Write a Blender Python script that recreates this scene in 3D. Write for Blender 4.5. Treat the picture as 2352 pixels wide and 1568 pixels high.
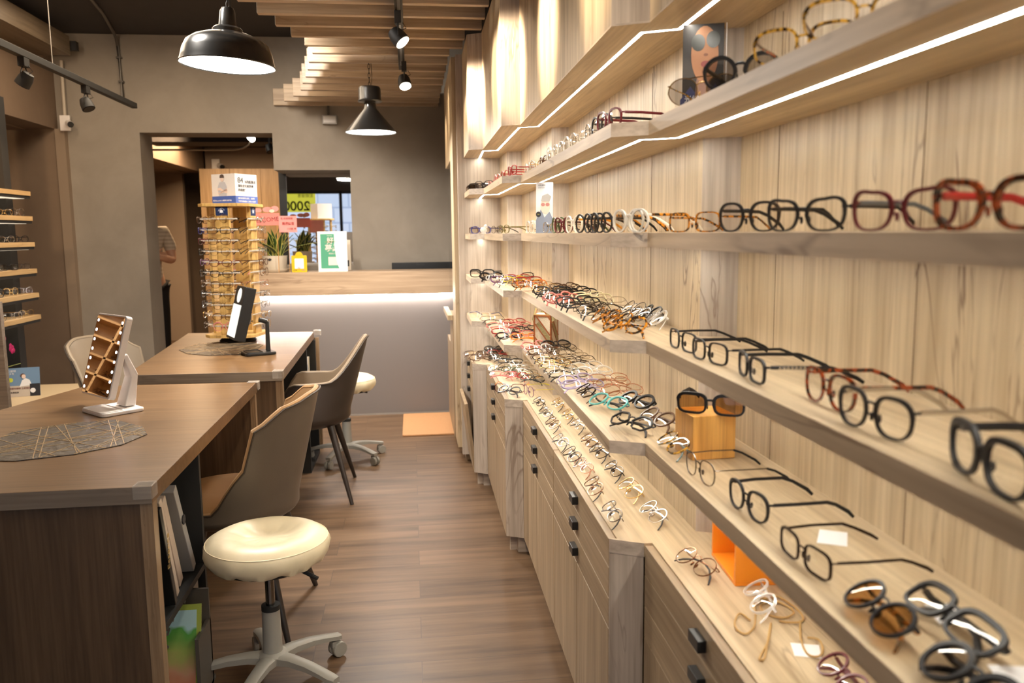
import bpy, bmesh, math, random
from mathutils import Vector, Matrix
for _o in list(bpy.data.objects): bpy.data.objects.remove(_o, do_unlink=True)
SC = bpy.context.scene
COL = SC.collection
random.seed(11)
R = math.radians
# ---------------------------------------------------------------- camera
cam_d = bpy.data.cameras.new('camera'); cam = bpy.data.objects.new('camera', cam_d); COL.objects.link(cam)
_r = Vector((0.99255733, -0.12131129, -0.01065477)); _u = Vector((0.02637882, 0.12876088, 0.99132477)); _f = Vector((0.11888697, 0.98422772, -0.1310026))
CZ = 1.323
cam.matrix_world = Matrix(((_r.x, _u.x, -_f.x, 0), (_r.y, _u.y, -_f.y, 0), (_r.z, _u.z, -_f.z, CZ), (0, 0, 0, 1)))
cam_d.sensor_width = 36; cam_d.lens = 1889.36 / 2352 * 36; cam_d.clip_start = .02
cam_d.dof.use_dof = True; cam_d.dof.focus_distance = 2.7; cam_d.dof.aperture_fstop = 4.2
SC.camera = cam
# ---------------------------------------------------------------- world, view
SC.view_settings.view_transform = 'Standard'; SC.view_settings.look = 'None'; SC.view_settings.gamma = 1
SC.view_settings.exposure = 0.38
SC.view_settings.use_curve_mapping = False
wd = bpy.data.worlds.new('world'); SC.world = wd; wd.use_nodes = True
wd.node_tree.nodes['Background'].inputs[0].default_value = (.55, .7, 1, 1); wd.node_tree.nodes['Background'].inputs[1].default_value = .05
LED_E = 44.0      # emission of the shelf strips
def light(kind, name, loc, energy, color, rot=None, target=None, **kw):
    d = bpy.data.lights.new(name, kind); d.energy = energy; d.color = color
    for k, v in kw.items(): setattr(d, k, v)
    o = bpy.data.objects.new(name, d); COL.objects.link(o); o.location = loc
    if target is not None: o.rotation_euler = (Vector(target) - Vector(loc)).to_track_quat('-Z', 'Y').to_euler()
    elif rot: o.rotation_euler = rot
    return o
WARM = (1, .70, .42); WARM2 = (1, .80, .58); NEU = (1, .93, .84)
# fill lights added under the ceiling, the nearer for pendants out of view
light('AREA', 'ceiling_fill_light', (-1.4, .8, 2.7), 5, WARM2, rot=(0, 0, 0), shape='RECTANGLE', size=1.6, size_y=2.6)
light('AREA', 'ceiling_fill_light', (-1.5, 5.0, 2.72), 34, WARM2, rot=(0, 0, 0), shape='RECTANGLE', size=1.2, size_y=1.6)
light('AREA', 'back_room_lamp', (-2.2, 9.0, 2.35), 95, WARM, rot=(0, 0, 0), shape='RECTANGLE', size=1.0, size_y=1.6)
# ---------------------------------------------------------------- tags
def tag(o, label=None, cat=None, group=None, kind=None):
    if label: o['label'] = label
    if cat: o['category'] = cat
    if group: o['group'] = group
    if kind: o['kind'] = kind
    return o
def thing(name, label, cat, loc=(0, 0, 0), rz=0, group=None, rot=None):
    o = bpy.data.objects.new(name, None); o.empty_display_size = .02; COL.objects.link(o)
    o.location = loc; o.rotation_euler = rot if rot else (0, 0, rz)
    return tag(o, label, cat, group)
# ---------------------------------------------------------------- materials
def nmat(name):
    m = bpy.data.materials.new(name); m.use_nodes = True; nt = m.node_tree
    return m, nt, nt.nodes['Principled BSDF']
def mat(name, col, rough=.5, metal=0, emit=None, es=0, coat=0, alpha=None, spec=None, noise=0, nscale=30, bump=0):
    m, nt, b = nmat(name)
    b.inputs['Base Color'].default_value = (*col, 1); b.inputs['Roughness'].default_value = rough; b.inputs['Metallic'].default_value = metal
    if emit: b.inputs['Emission Color'].default_value = (*emit, 1); b.inputs['Emission Strength'].default_value = es
    if coat: b.inputs['Coat Weight'].default_value = coat; b.inputs['Coat Roughness'].default_value = .05
    if spec is not None: b.inputs['Specular IOR Level'].default_value = spec
    if alpha is not None: b.inputs['Alpha'].default_value = alpha
    if noise or bump:
        g = nt.nodes.new('ShaderNodeNewGeometry'); n = nt.nodes.new('ShaderNodeTexNoise'); n.inputs['Scale'].default_value = nscale; n.inputs['Detail'].default_value = 5
        nt.links.new(g.outputs['Position'], n.inputs['Vector'])
        if noise:
            mx = nt.nodes.new('ShaderNodeMix'); mx.data_type = 'RGBA'
            mx.inputs[6].default_value = (*[c * (1 - noise) for c in col], 1); mx.inputs[7].default_value = (*[min(1, c * (1 + noise)) for c in col], 1)
            nt.links.new(n.outputs['Fac'], mx.inputs[0]); nt.links.new(mx.outputs[2], b.inputs['Base Color'])
        if bump:
            bp = nt.nodes.new('ShaderNodeBump'); bp.inputs['Strength'].default_value = bump; bp.inputs['Distance'].default_value = .01
            nt.links.new(n.outputs['Fac'], bp.inputs['Height']); nt.links.new(bp.outputs[0], b.inputs['Normal'])
    return m
def emis(name, col, s):
    m = bpy.data.materials.new(name); m.use_nodes = True; nt = m.node_tree; nt.nodes.clear()
    e = nt.nodes.new('ShaderNodeEmission'); e.inputs[0].default_value = (*col, 1); e.inputs[1].default_value = s
    o = nt.nodes.new('ShaderNodeOutputMaterial'); nt.links.new(e.outputs[0], o.inputs[0]); return m
def wood(name, axis, light_c, mid_c, dark_c, rough=.42, sc=1.0, crack=.5, contrast=1.25, bump=.15):
    """long grain running along axis; fine fibres, soft bands and thin dark checks"""
    m, nt, b = nmat(name); N = nt.nodes; L = nt.links
    g = N.new('ShaderNodeNewGeometry'); mp = N.new('ShaderNodeMapping')
    L.new(g.outputs['Position'], mp.inputs[0])
    s = [16 * sc] * 3; s['xyz'.index(axis)] = .9 * sc; mp.inputs['Scale'].default_value = s
    n1 = N.new('ShaderNodeTexNoise'); n1.inputs['Scale'].default_value = 1; n1.inputs['Detail'].default_value = 7; n1.inputs['Distortion'].default_value = .35; n1.inputs['Roughness'].default_value = .62
    L.new(mp.outputs[0], n1.inputs['Vector'])
    mp2 = N.new('ShaderNodeMapping'); L.new(g.outputs['Position'], mp2.inputs[0])
    s2 = [90 * sc] * 3; s2['xyz'.index(axis)] = 3 * sc; mp2.inputs['Scale'].default_value = s2
    n2 = N.new('ShaderNodeTexNoise'); n2.inputs['Scale'].default_value = 1; n2.inputs['Detail'].default_value = 3
    L.new(mp2.outputs[0], n2.inputs['Vector'])
    mp3 = N.new('ShaderNodeMapping'); L.new(g.outputs['Position'], mp3.inputs[0]); mp3.inputs['Location'].default_value = (3.1, 1.7, .4)
    s3 = [10 * sc] * 3; s3['xyz'.index(axis)] = 1.3 * sc; mp3.inputs['Scale'].default_value = s3
    n3 = N.new('ShaderNodeTexNoise'); n3.inputs['Scale'].default_value = 1; n3.inputs['Detail'].default_value = 4; n3.inputs['Distortion'].default_value = .8
    L.new(mp3.outputs[0], n3.inputs['Vector'])
    r1 = N.new('ShaderNodeValToRGB'); c = r1.color_ramp
    w = .17 / contrast
    c.elements[0].position = .5 - w; c.elements[0].color = (*mid_c, 1); c.elements[1].position = .5 + w; c.elements[1].color = (*light_c, 1)
    L.new(n1.outputs['Fac'], r1.inputs[0])
    r2 = N.new('ShaderNodeValToRGB'); c = r2.color_ramp; c.elements[0].position = .3; c.elements[0].color = (.72, .69, .66, 1); c.elements[1].position = .62; c.elements[1].color = (1, 1, 1, 1)
    L.new(n2.outputs['Fac'], r2.inputs[0])
    mul = N.new('ShaderNodeMix'); mul.data_type = 'RGBA'; mul.blend_type = 'MULTIPLY'; mul.inputs[0].default_value = .9
    L.new(r1.outputs[0], mul.inputs[6]); L.new(r2.outputs[0], mul.inputs[7])
    r3 = N.new('ShaderNodeValToRGB'); c = r3.color_ramp; c.interpolation = 'EASE'
    c.elements[0].position = .485; c.elements[0].color = (0, 0, 0, 1); c.elements[1].position = .5; c.elements[1].color = (1, 1, 1, 1)
    e = c.elements.new(.515); e.color = (0, 0, 0, 1)
    L.new(n3.outputs['Fac'], r3.inputs[0])
    n4 = N.new('ShaderNodeTexNoise'); n4.inputs['Scale'].default_value = 2.6; L.new(g.outputs['Position'], n4.inputs['Vector'])
    m4 = N.new('ShaderNodeMapRange'); m4.inputs[1].default_value = .45; m4.inputs[2].default_value = .7; m4.inputs[4].default_value = crack; L.new(n4.outputs['Fac'], m4.inputs[0])
    mf = N.new('ShaderNodeMath'); mf.operation = 'MULTIPLY'; L.new(r3.outputs[0], mf.inputs[0]); L.new(m4.outputs[0], mf.inputs[1])
    dk = N.new('ShaderNodeMix'); dk.data_type = 'RGBA'; dk.inputs[7].default_value = (*dark_c, 1)
    L.new(mf.outputs[0], dk.inputs[0]); L.new(mul.outputs[2], dk.inputs[6]); L.new(dk.outputs[2], b.inputs['Base Color'])
    b.inputs['Roughness'].default_value = rough
    if bump:
        bp = N.new('ShaderNodeBump'); bp.inputs['Strength'].default_value = bump; bp.inputs['Distance'].default_value = .002
        L.new(n2.outputs['Fac'], bp.inputs['Height']); L.new(bp.outputs[0], b.inputs['Normal'])
    return m
OAK = ((.63, .50, .33), (.46, .345, .21), (.17, .10, .055))
oak_z = wood('light_oak_upright', 'z', *OAK, crack=.95); oak_y = wood('light_oak_along', 'y', *OAK); oak_x = wood('light_oak_across', 'x', *OAK)
NEUTRAL_LIT = ((.60, .52, .435), (.47, .395, .325), (.22, .15, .11))  # same oak; the neutral light on short faces is put into the colour
neutral_lit_z = wood('neutral_lit_oak_upright', 'z', *NEUTRAL_LIT, crack=.8); neutral_lit_x = wood('neutral_lit_oak_across', 'x', *NEUTRAL_LIT)
TAN = ((.43, .315, .195), (.31, .22, .13), (.12, .07, .04))
tan_z = wood('cabinet_oak_upright', 'z', *TAN); tan_y = wood('cabinet_oak_along', 'y', *TAN)
DESK = ((.205, .115, .052), (.138, .075, .033), (.06, .032, .016))
desk_top = wood('walnut_top', 'x', *DESK, rough=.3, sc=.8, crack=.15); desk_z = wood('walnut_panel', 'z', (.150, .090, .048), (.095, .056, .030), (.04, .024, .015), rough=.45, sc=1.6, crack=.1)
desk_edge = wood('grey_oak_edge', 'x', (.31, .25, .19), (.22, .17, .13), (.10, .07, .05), crack=.3)
slat_m = wood('ceiling_slat_oak', 'x', (.58, .45, .31), (.42, .31, .21), (.16, .10, .06))
bamboo = wood('bamboo', 'z', (.70, .46, .16), (.62, .38, .115), (.4, .22, .06), sc=1.5, crack=.05)
ctr_wood = wood('counter_oak', 'x', (.56, .41, .275), (.42, .295, .19), (.16, .09, .05), sc=.6, crack=.6)
black = mat('black_lacquer', (.012, .012, .012), .35); matte_black = mat('matte_black', (.015, .014, .013), .6)
white_pl = mat('white_plastic', (.82, .77, .74), .3); chrome = mat('chrome', (.6, .6, .6), .12, 1); dark_chrome = mat('dark_chrome', (.25, .25, .25), .15, 1)
grey_pl = mat('grey_plastic', (.30, .285, .25), .45)
led_m = emis('led_strip_light', (1, .95, .83), LED_E)
lamp_m = emis('lamp_bulb_light', (1, .93, .82), 14)
spot_m = emis('spot_lens_light', (1, .85, .65), 16)
ceil_m = mat('dark_ceiling_paint', (.042, .036, .034), .85, noise=.15, nscale=6)
def plaster(name, a, bcol, sc=2.2):
    m, nt, b = nmat(name); N = nt.nodes; L = nt.links
    g = N.new('ShaderNodeNewGeometry'); n = N.new('ShaderNodeTexNoise'); n.inputs['Scale'].default_value = sc; n.inputs['Detail'].default_value = 9; n.inputs['Roughness'].default_value = .6; n.inputs['Distortion'].default_value = .4
    L.new(g.outputs['Position'], n.inputs['Vector']); r = N.new('ShaderNodeValToRGB'); c = r.color_ramp
    c.elements[0].position = .35; c.elements[0].color = (*a, 1); c.elements[1].position = .68; c.elements[1].color = (*bcol, 1)
    L.new(n.outputs['Fac'], r.inputs[0]); L.new(r.outputs[0], b.inputs['Base Color']); b.inputs['Roughness'].default_value = .75
    return m
wall_m = plaster('grey_plaster', (.265, .228, .185), (.335, .292, .24)); wall_left_m = plaster('taupe_plaster', (.17, .115, .075), (.20, .138, .092)); beige_m = plaster('beige_wall', (.30, .22, .16), (.33, .25, .18), 1.2)
def floor_mat():
    m, nt, b = nmat('walnut_floor_planks'); N = nt.nodes; L = nt.links
    g = N.new('ShaderNodeNewGeometry'); br = N.new('ShaderNodeTexBrick')
    L.new(g.outputs['Position'], br.inputs['Vector'])
    br.inputs['Scale'].default_value = 1; br.inputs['Brick Width'].default_value = .92; br.inputs['Row Height'].default_value = .152; br.inputs['Mortar Size'].default_value = .0012; br.inputs['Mortar Smooth'].default_value = .3
    br.inputs['Color1'].default_value = (.3, .3, .3, 1); br.inputs['Color2'].default_value = (.75, .75, .75, 1); br.inputs['Mortar'].default_value = (0, 0, 0, 1)
    br.offset = .37; br.inputs['Bias'].default_value = 0
    mp = N.new('ShaderNodeMapping'); mp.inputs['Scale'].default_value = (1.3, 17, 1); L.new(g.outputs['Position'], mp.inputs[0])
    ad = N.new('ShaderNodeVectorMath'); ad.operation = 'ADD'; L.new(mp.outputs[0], ad.inputs[0]); sc = N.new('ShaderNodeVectorMath'); sc.operation = 'SCALE'; sc.inputs['Scale'].default_value = 9; L.new(br.outputs['Color'], sc.inputs[0]); L.new(sc.outputs[0], ad.inputs[1])
    n = N.new('ShaderNodeTexNoise'); n.inputs['Scale'].default_value = 1; n.inputs['Detail'].default_value = 8; n.inputs['Roughness'].default_value = .6; L.new(ad.outputs[0], n.inputs['Vector'])
    r = N.new('ShaderNodeValToRGB'); c = r.color_ramp; c.elements[0].position = .32; c.elements[0].color = (.065, .034, .017, 1); c.elements[1].position = .68; c.elements[1].color = (.195, .112, .058, 1); e = c.elements.new(.5); e.color = (.135, .074, .037, 1)
    L.new(n.outputs['Fac'], r.inputs[0])
    mx = N.new('ShaderNodeMix'); mx.data_type = 'RGBA'; mx.blend_type = 'MULTIPLY'; mx.inputs[0].default_value = .45
    L.new(r.outputs[0], mx.inputs[6]); L.new(br.outputs['Color'], mx.inputs[7])
    m2 = N.new('ShaderNodeMix'); m2.data_type = 'RGBA'; m2.inputs[7].default_value = (.05, .03, .02, 1); L.new(br.outputs['Fac'], m2.inputs[0]); L.new(mx.outputs[2], m2.inputs[6])
    br2 = N.new('ShaderNodeGamma'); L.new(m2.outputs[2], br2.inputs[0]); br2.inputs[1].default_value = .88
    L.new(br2.outputs[0], b.inputs['Base Color']); b.inputs['Roughness'].default_value = .38
    bp = N.new('ShaderNodeBump'); bp.inputs['Strength'].default_value = .12; bp.inputs['Distance'].default_value = .004; L.new(n.outputs['Fac'], bp.inputs['Height']); L.new(bp.outputs[0], b.inputs['Normal'])
    return m
# ---------------------------------------------------------------- mesh helper
class MB:
    def __init__(s): s.v = []; s.f = []; s.m = []; s.mats = []; s.cur = 0
    def use(s, m):
        if m not in s.mats: s.mats.append(m)
        s.cur = s.mats.index(m); return s
    def add(s, vs, fs):
        o = len(s.v); s.v += [tuple(v) for v in vs]
        for f in fs: s.f.append(tuple(i + o for i in f)); s.m.append(s.cur)
        return s
    def box(s, x0, x1, y0, y1, z0, z1):
        return s.add([(x0, y0, z0), (x1, y0, z0), (x1, y1, z0), (x0, y1, z0), (x0, y0, z1), (x1, y0, z1), (x1, y1, z1), (x0, y1, z1)],
                     [(3, 2, 1, 0), (4, 5, 6, 7), (0, 1, 5, 4), (1, 2, 6, 5), (2, 3, 7, 6), (3, 0, 4, 7)])
    def obox(s, c, ax, ay, az, hx, hy, hz):
        c = Vector(c); vs = []
        for z in (-1, 1):
            for x, y in ((-1, -1), (1, -1), (1, 1), (-1, 1)): vs.append(c + ax * hx * x + ay * hy * y + az * hz * z)
        return s.add(vs, [(3, 2, 1, 0), (4, 5, 6, 7), (0, 1, 5, 4), (1, 2, 6, 5), (2, 3, 7, 6), (3, 0, 4, 7)])
    def prism(s, poly, z0, z1):
        n = len(poly); a = sum(poly[i][0] * poly[(i + 1) % n][1] - poly[(i + 1) % n][0] * poly[i][1] for i in range(n))
        if a < 0: poly = poly[::-1]
        return s.add([(x, y, z0) for x, y in poly] + [(x, y, z1) for x, y in poly],
                     [tuple(range(n))[::-1], tuple(range(n, 2 * n))] + [(i, (i + 1) % n, n + (i + 1) % n, n + i) for i in range(n)])
    def tube(s, path, rad, n=8, sy=1.0, up=(0, 0, 1), cap=True):
        path = [Vector(p) for p in path]; k = len(path); rs = rad if isinstance(rad, (list, tuple)) else [rad] * k
        vs = []; upv = Vector(up)
        for i, p in enumerate(path):
            t = (path[min(i + 1, k - 1)] - path[max(i - 1, 0)])
            if t.length < 1e-9: t = Vector((0, 0, 1))
            t.normalize(); a = upv.cross(t)
            if a.length < 1e-3: a = Vector((1, 0, 0)).cross(t)
            if a.length < 1e-3: a = Vector((0, 1, 0)).cross(t)
            a.normalize(); b = t.cross(a)
            for j in range(n):
                th = 2 * math.pi * j / n; vs.append(p + a * math.cos(th) * rs[i] + b * math.sin(th) * rs[i] * sy)
        fs = [(i * n + j, i * n + (j + 1) % n, (i + 1) * n + (j + 1) % n, (i + 1) * n + j) for i in range(k - 1) for j in range(n)]
        if cap: fs += [tuple(range(n))[::-1], tuple(range((k - 1) * n, k * n))]
        return s.add(vs, fs)
    def loop(s, path, rad, n=6):          # closed ring tube
        path = [Vector(p) for p in path]; k = len(path); c = sum(path, Vector()) / k
        nrm = sum(((path[i] - c).cross(path[(i + 1) % k] - c) for i in range(k)), Vector()).normalized(); vs = []
        for i, p in enumerate(path):
            t = (path[(i + 1) % k] - path[i - 1]).normalized(); a = nrm.cross(t).normalized()
            for j in range(n):
                th = 2 * math.pi * j / n; vs.append(p + a * math.cos(th) * rad + nrm * math.sin(th) * rad)
        return s.add(vs, [(i * n + j, i * n + (j + 1) % n, ((i + 1) % k) * n + (j + 1) % n, ((i + 1) % k) * n + j) for i in range(k) for j in range(n)])
    def lathe(s, prof, n=32, c=(0, 0, 0), wob=None, cap0=True):
        vs = []; k = len(prof)
        for i, (r, z) in enumerate(prof):
            for j in range(n):
                th = 2 * math.pi * j / n; w = wob(i, th, r, z) if wob else (0, 0)
                vs.append((c[0] + (r + w[0]) * math.cos(th), c[1] + (r + w[0]) * math.sin(th), c[2] + z + w[1]))
        fs = [(i * n + j, i * n + (j + 1) % n, (i + 1) * n + (j + 1) % n, (i + 1) * n + j) for i in range(k - 1) for j in range(n)]
        if cap0: fs.append(tuple(range(n))[::-1])
        fs.append(tuple(range((k - 1) * n, k * n)))
        return s.add(vs, fs)
    def ell(s, c, rx, ry, rz, n=12, k=8):
        vs = [(c[0], c[1], c[2] - rz)]
        for i in range(1, k):
            ph = -math.pi / 2 + math.pi * i / k
            for j in range(n): th = 2 * math.pi * j / n; vs.append((c[0] + rx * math.cos(ph) * math.cos(th), c[1] + ry * math.cos(ph) * math.sin(th), c[2] + rz * math.sin(ph)))
        vs.append((c[0], c[1], c[2] + rz)); fs = []
        for j in range(n): fs.append((0, 1 + (j + 1) % n, 1 + j)); fs.append((len(vs) - 1, 1 + (k - 2) * n + j, 1 + (k - 2) * n + (j + 1) % n))
        for i in range(k - 2):
            for j in range(n): fs.append((1 + i * n + j, 1 + i * n + (j + 1) % n, 1 + (i + 1) * n + (j + 1) % n, 1 + (i + 1) * n + j))
        return s.add(vs, fs)
    def grid(s, P, closed=False):
        a = len(P); b = len(P[0]); vs = [p for row in P for p in row]
        return s.add(vs, [(i * b + j, i * b + (j + 1) % b, (i + 1) * b + (j + 1) % b, (i + 1) * b + j) for i in range(a - 1) for j in range(b if closed else b - 1)])
    def xf(s, M, start=0):
        s.v[start:] = [tuple(M @ Vector(v)) for v in s.v[start:]]; return s
    def build(s, name, material=None, parent=None, loc=(0, 0, 0), rot=(0, 0, 0), smooth=False, bevel=0, solid=0, subsurf=0, seg=2):
        me = bpy.data.meshes.new(name); me.from_pydata([tuple(v) for v in s.v], [], s.f)
        if s.mats:
            for m in s.mats: me.materials.append(m)
            me.polygons.foreach_set('material_index', s.m)
        elif material: me.materials.append(material)
        me.update()
        if smooth: me.polygons.foreach_set('use_smooth', [True] * len(me.polygons))
        o = bpy.data.objects.new(name, me); COL.objects.link(o); o.location = loc; o.rotation_euler = rot
        if parent: o.parent = parent
        if solid: md = o.modifiers.new('s', 'SOLIDIFY'); md.thickness = solid; md.offset = 0
        if bevel: md = o.modifiers.new('b', 'BEVEL'); md.width = bevel; md.segments = seg; md.limit_method = 'ANGLE'; md.angle_limit = R(40)
        if subsurf: md = o.modifiers.new('u', 'SUBSURF'); md.levels = subsurf; md.render_levels = subsurf
        if smooth and not subsurf: me.set_sharp_from_angle(angle=R(38)) if hasattr(me, 'set_sharp_from_angle') else None
        return o
def B(*b): return MB().box(*b)
def struct(name, mb, m, **k):
    o = mb.build(name, m, **k); o['kind'] = 'structure'; return o
def text(body, size, m, parent, loc, rot, name='lettering', align='LEFT', depth=.0004, bold=0, sx=1, shear=0):
    c = bpy.data.curves.new('t', 'FONT'); c.body = body; c.size = size; c.extrude = depth; c.align_x = align; c.offset = bold; c.shear = shear
    t = bpy.data.objects.new('t', c); COL.objects.link(t); bpy.context.view_layer.update()
    me = bpy.data.meshes.new_from_object(t.evaluated_get(bpy.context.evaluated_depsgraph_get())); bpy.data.objects.remove(t, do_unlink=True)
    me.materials.clear(); me.materials.append(m); o = bpy.data.objects.new(name, me); COL.objects.link(o); o.parent = parent; o.location = loc; o.rotation_euler = rot; o.scale = (sx, 1, 1)
    return o
def flat(pts, name, m, parent, depth=.0006):      # printed shape lying in the local XZ plane, facing -Y
    mb = MB(); n = len(pts); d = depth
    mb.add([(x, -d, z) for x, z in pts] + [(x, 0, z) for x, z in pts], [tuple(range(n)), tuple(range(n, 2 * n))[::-1]] + [(i, n + i, n + (i + 1) % n, (i + 1) % n) for i in range(n)])
    return mb
def disc(cx, cz, rx, rz, n=20, a0=0, a1=360): return [(cx + rx * math.cos(R(a0 + (a1 - a0) * i / n)), cz + rz * math.sin(R(a0 + (a1 - a0) * i / n))) for i in range(n if a1 - a0 == 360 else n + 1)]
ORD = ['first', 'second', 'third', 'fourth', 'fifth', 'sixth', 'seventh', 'eighth', 'ninth', 'tenth', 'eleventh', 'twelfth', 'thirteenth', 'fourteenth', 'fifteenth', 'sixteenth', 'seventeenth', 'eighteenth', 'nineteenth', 'twentieth',
       'twenty-first', 'twenty-second', 'twenty-third', 'twenty-fourth', 'twenty-fifth', 'twenty-sixth', 'twenty-seventh', 'twenty-eighth', 'twenty-ninth', 'thirtieth', 'thirty-first', 'thirty-second', 'thirty-third', 'thirty-fourth', 'thirty-fifth']
# ================================================================ SETTING
YW = 6.55; ZC = 2.79; ZS = 2.29
struct('floor', MB().box(-3.6, 1.0, -1.8, 12.2, -.05, 0), floor_mat())
struct('ceiling', MB().box(-3.6, 1.0, -1.8, 6.7, ZC, ZC + .08), ceil_m)
# wall_back : plaster wall with a doorway (left) and a hatch above the counter (right)
mb = MB(); y0, y1 = YW, 6.95
mb.box(-2.55, -1.98, y0, 6.85, 0, 2.09); mb.box(-2.55, -1.02, y0, 6.85, 2.09, ZC); mb.box(-1.02, 1.0, y0, y1, 1.815, ZC)
mb.box(-.45, 1.0, y0, y1, 0, 1.815); mb.box(-1.02, -.45, y0, y1, 0, 1.085)
struct('wall_back', mb, wall_m)
struct('wall_left', MB().box(-2.75, -2.55, -1.8, 10.9, 2.108, ZC).box(-3.6, -3.15, -1.8, 12.1, 0, ZC).box(-3.15, -2.55, 6.5, 6.72, 0, 2.108).box(-3.15, -2.75, -1.8, 10.9, 2.1, 2.13), wall_left_m)
struct('trim_1', MB().box(-2.552, -2.485, 6.49, 6.555, 0, 2.108), mat('light_taupe_corner', (.27, .20, .14), .7))
# wall_right : zigzag oak back panel
def fx(y):
    if y < 1.68: return .468 + (y - .1) * .0103
    if y < 3.245: return .415 + (y - 1.698) * .0105
    if y < 4.178: return .361 + (y - 3.262) * .0078
    return .299 + (y - 4.198) * .009
FRONT = [(.462, -.6), (.484, 1.661), (.415, 1.698), (.431, 3.226), (.361, 3.262), (.368, 4.158), (.299, 4.198), (.303, 4.65)]
BACK = [(.675, -.6), (.690, 1.684), (.618, 1.715), (.632, 3.285), (.568, 3.315), (.572, 4.245), (.500, 4.285), (.503, 4.65)]
def zig(off, dy=.03):      # outline moved towards the back wall
    return [(x + off, y + (dy * off / .2 if 0 < i < 7 else 0)) for i, (x, y) in enumerate(FRONT)]
mb = MB()
for i in range(7):
    (xa, ya), (xb, yb) = BACK[i], BACK[i + 1]; short = i in (1, 3, 5)
    mb.use(neutral_lit_z if short else oak_z); mb.add([(xa, ya, 0), (xb, yb, 0), (xb, yb, ZS + .3), (xa, ya, ZS + .3), (.8, ya, 0), (.8, yb, 0), (.8, yb, ZS + .3), (.8, ya, ZS + .3)], [(0, 1, 2, 3), (5, 4, 7, 6)])
struct('wall_right', mb, None)
struct('trim_2', MB().box(.8, 1.0, -1.8, 6.6, 0, ZC), wall_m)
mb = MB()
seam = mat('panel_seam', (.16, .10, .06), .8)
for y in (-.1, .62, 1.05, 1.5, 2.1, 2.75, 3.6, 3.95):
    x = [BACK[i][0] + (BACK[i + 1][0] - BACK[i][0]) * (y - BACK[i][1]) / (BACK[i + 1][1] - BACK[i][1]) for i in (0, 2, 4, 6) if BACK[i][1] <= y <= BACK[i + 1][1]][0]
    mb.box(x - .0006, x + .001, y - .0008, y + .0008, .655, 1.72)
struct('trim_3', mb, seam)
# shopfront behind the camera, with daylight outside
struct('wall_front', MB().box(-3.6, -2.3, -1.8, -1.7, 0, ZC).box(.75, 1.0, -1.8, -1.7, 0, ZC).box(-2.3, .75, -1.8, -1.7, 2.12, ZC).box(-2.3, .75, -1.8, -1.7, 0, .25), mat('front_wall_paint', (.10, .09, .085), .8))
gl_clear = mat('window_glass', (.8, .9, .9), .02, alpha=.12)
wf = struct('window_1', MB().box(-2.3, .75, -1.76, -1.75, .25, 2.12), gl_clear)
fr = MB()
for x in (-2.3, -1.29, -.30, .72): fr.box(x, x + .05, -1.79, -1.7, .25, 2.12)
fr.box(-2.3, .75, -1.79, -1.7, .25, .30).box(-2.3, .75, -1.79, -1.7, 2.07, 2.12)
fr.build('window_frame', matte_black, wf)
def street_mat():
    m = bpy.data.materials.new('daylit_street'); m.use_nodes = True; nt = m.node_tree; nt.nodes.clear(); N = nt.nodes; L = nt.links
    g = N.new('ShaderNodeNewGeometry'); mp = N.new('ShaderNodeMapping'); mp.inputs['Rotation'].default_value = (R(90), 0, 0); L.new(g.outputs['Position'], mp.inputs[0])
    br = N.new('ShaderNodeTexBrick'); br.inputs['Scale'].default_value = .8; br.inputs['Color1'].default_value = (.55, .66, .86, 1); br.inputs['Color2'].default_value = (.62, .70, .88, 1); br.inputs['Mortar'].default_value = (.40, .5, .7, 1); br.inputs['Mortar Size'].default_value = .015
    L.new(mp.outputs[0], br.inputs[0]); e = N.new('ShaderNodeEmission'); e.inputs[1].default_value = 1.1; L.new(br.outputs[0], e.inputs[0]); o = N.new('ShaderNodeOutputMaterial'); L.new(e.outputs[0], o.inputs[0]); return m
struct('street_backdrop', MB().box(-4.5, 3, -3.6, -3.55, -.3, 4), street_mat())  # glowing street plane, added outside the window to give daylight
# poster stuck on the shopfront glass, read from inside
pt = thing('window_poster', 'yellow and white price poster on the shop window, seen mirrored in the dark glass', 'poster', (-2.02, -1.745, 1.55), math.pi)
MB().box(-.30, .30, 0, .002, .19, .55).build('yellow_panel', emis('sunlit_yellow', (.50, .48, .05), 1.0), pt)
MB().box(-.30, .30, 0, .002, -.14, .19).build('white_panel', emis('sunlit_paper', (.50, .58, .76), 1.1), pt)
text('2000', .24, matte_black, pt, (.02, -.002, .22), (R(90), 0, 0), align='RIGHT', bold=.004).location.x = .28
text('元', .12, matte_black, pt, (-.26, -.002, .25), (R(90), 0, 0))
text('配鏡優惠', .07, matte_black, pt, (-.26, -.002, .46), (R(90), 0, 0))
# back room
struct('wall_back_room', MB().box(-2.53, 1.0, 10.9, 11.0, 0, 2.6).box(-2.60, 1.0, 11.9, 12.0, 0, 2.6), beige_m)
struct('wall_recess', MB().box(-3.3, -2.82, 10.9, 11.0, 0, 2.6), beige_m); struct('wall_recess_side', MB().box(-3.2, -2.5, 11.6, 11.7, 0, 2.6).box(-.3, -.2, 6.96, 11, 0, 2.6), wall_left_m)  # far strip set deeper in darker plaster, so its shade is built in
struct('ceiling_back_room', MB().box(-3.6, 1.0, 6.72, 12, 2.42, 2.5), ceil_m)
struct('trim_5', MB().box(-2.45, -1.05, 8.2, 8.6, 2.20, 2.42), ceil_m)
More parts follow.
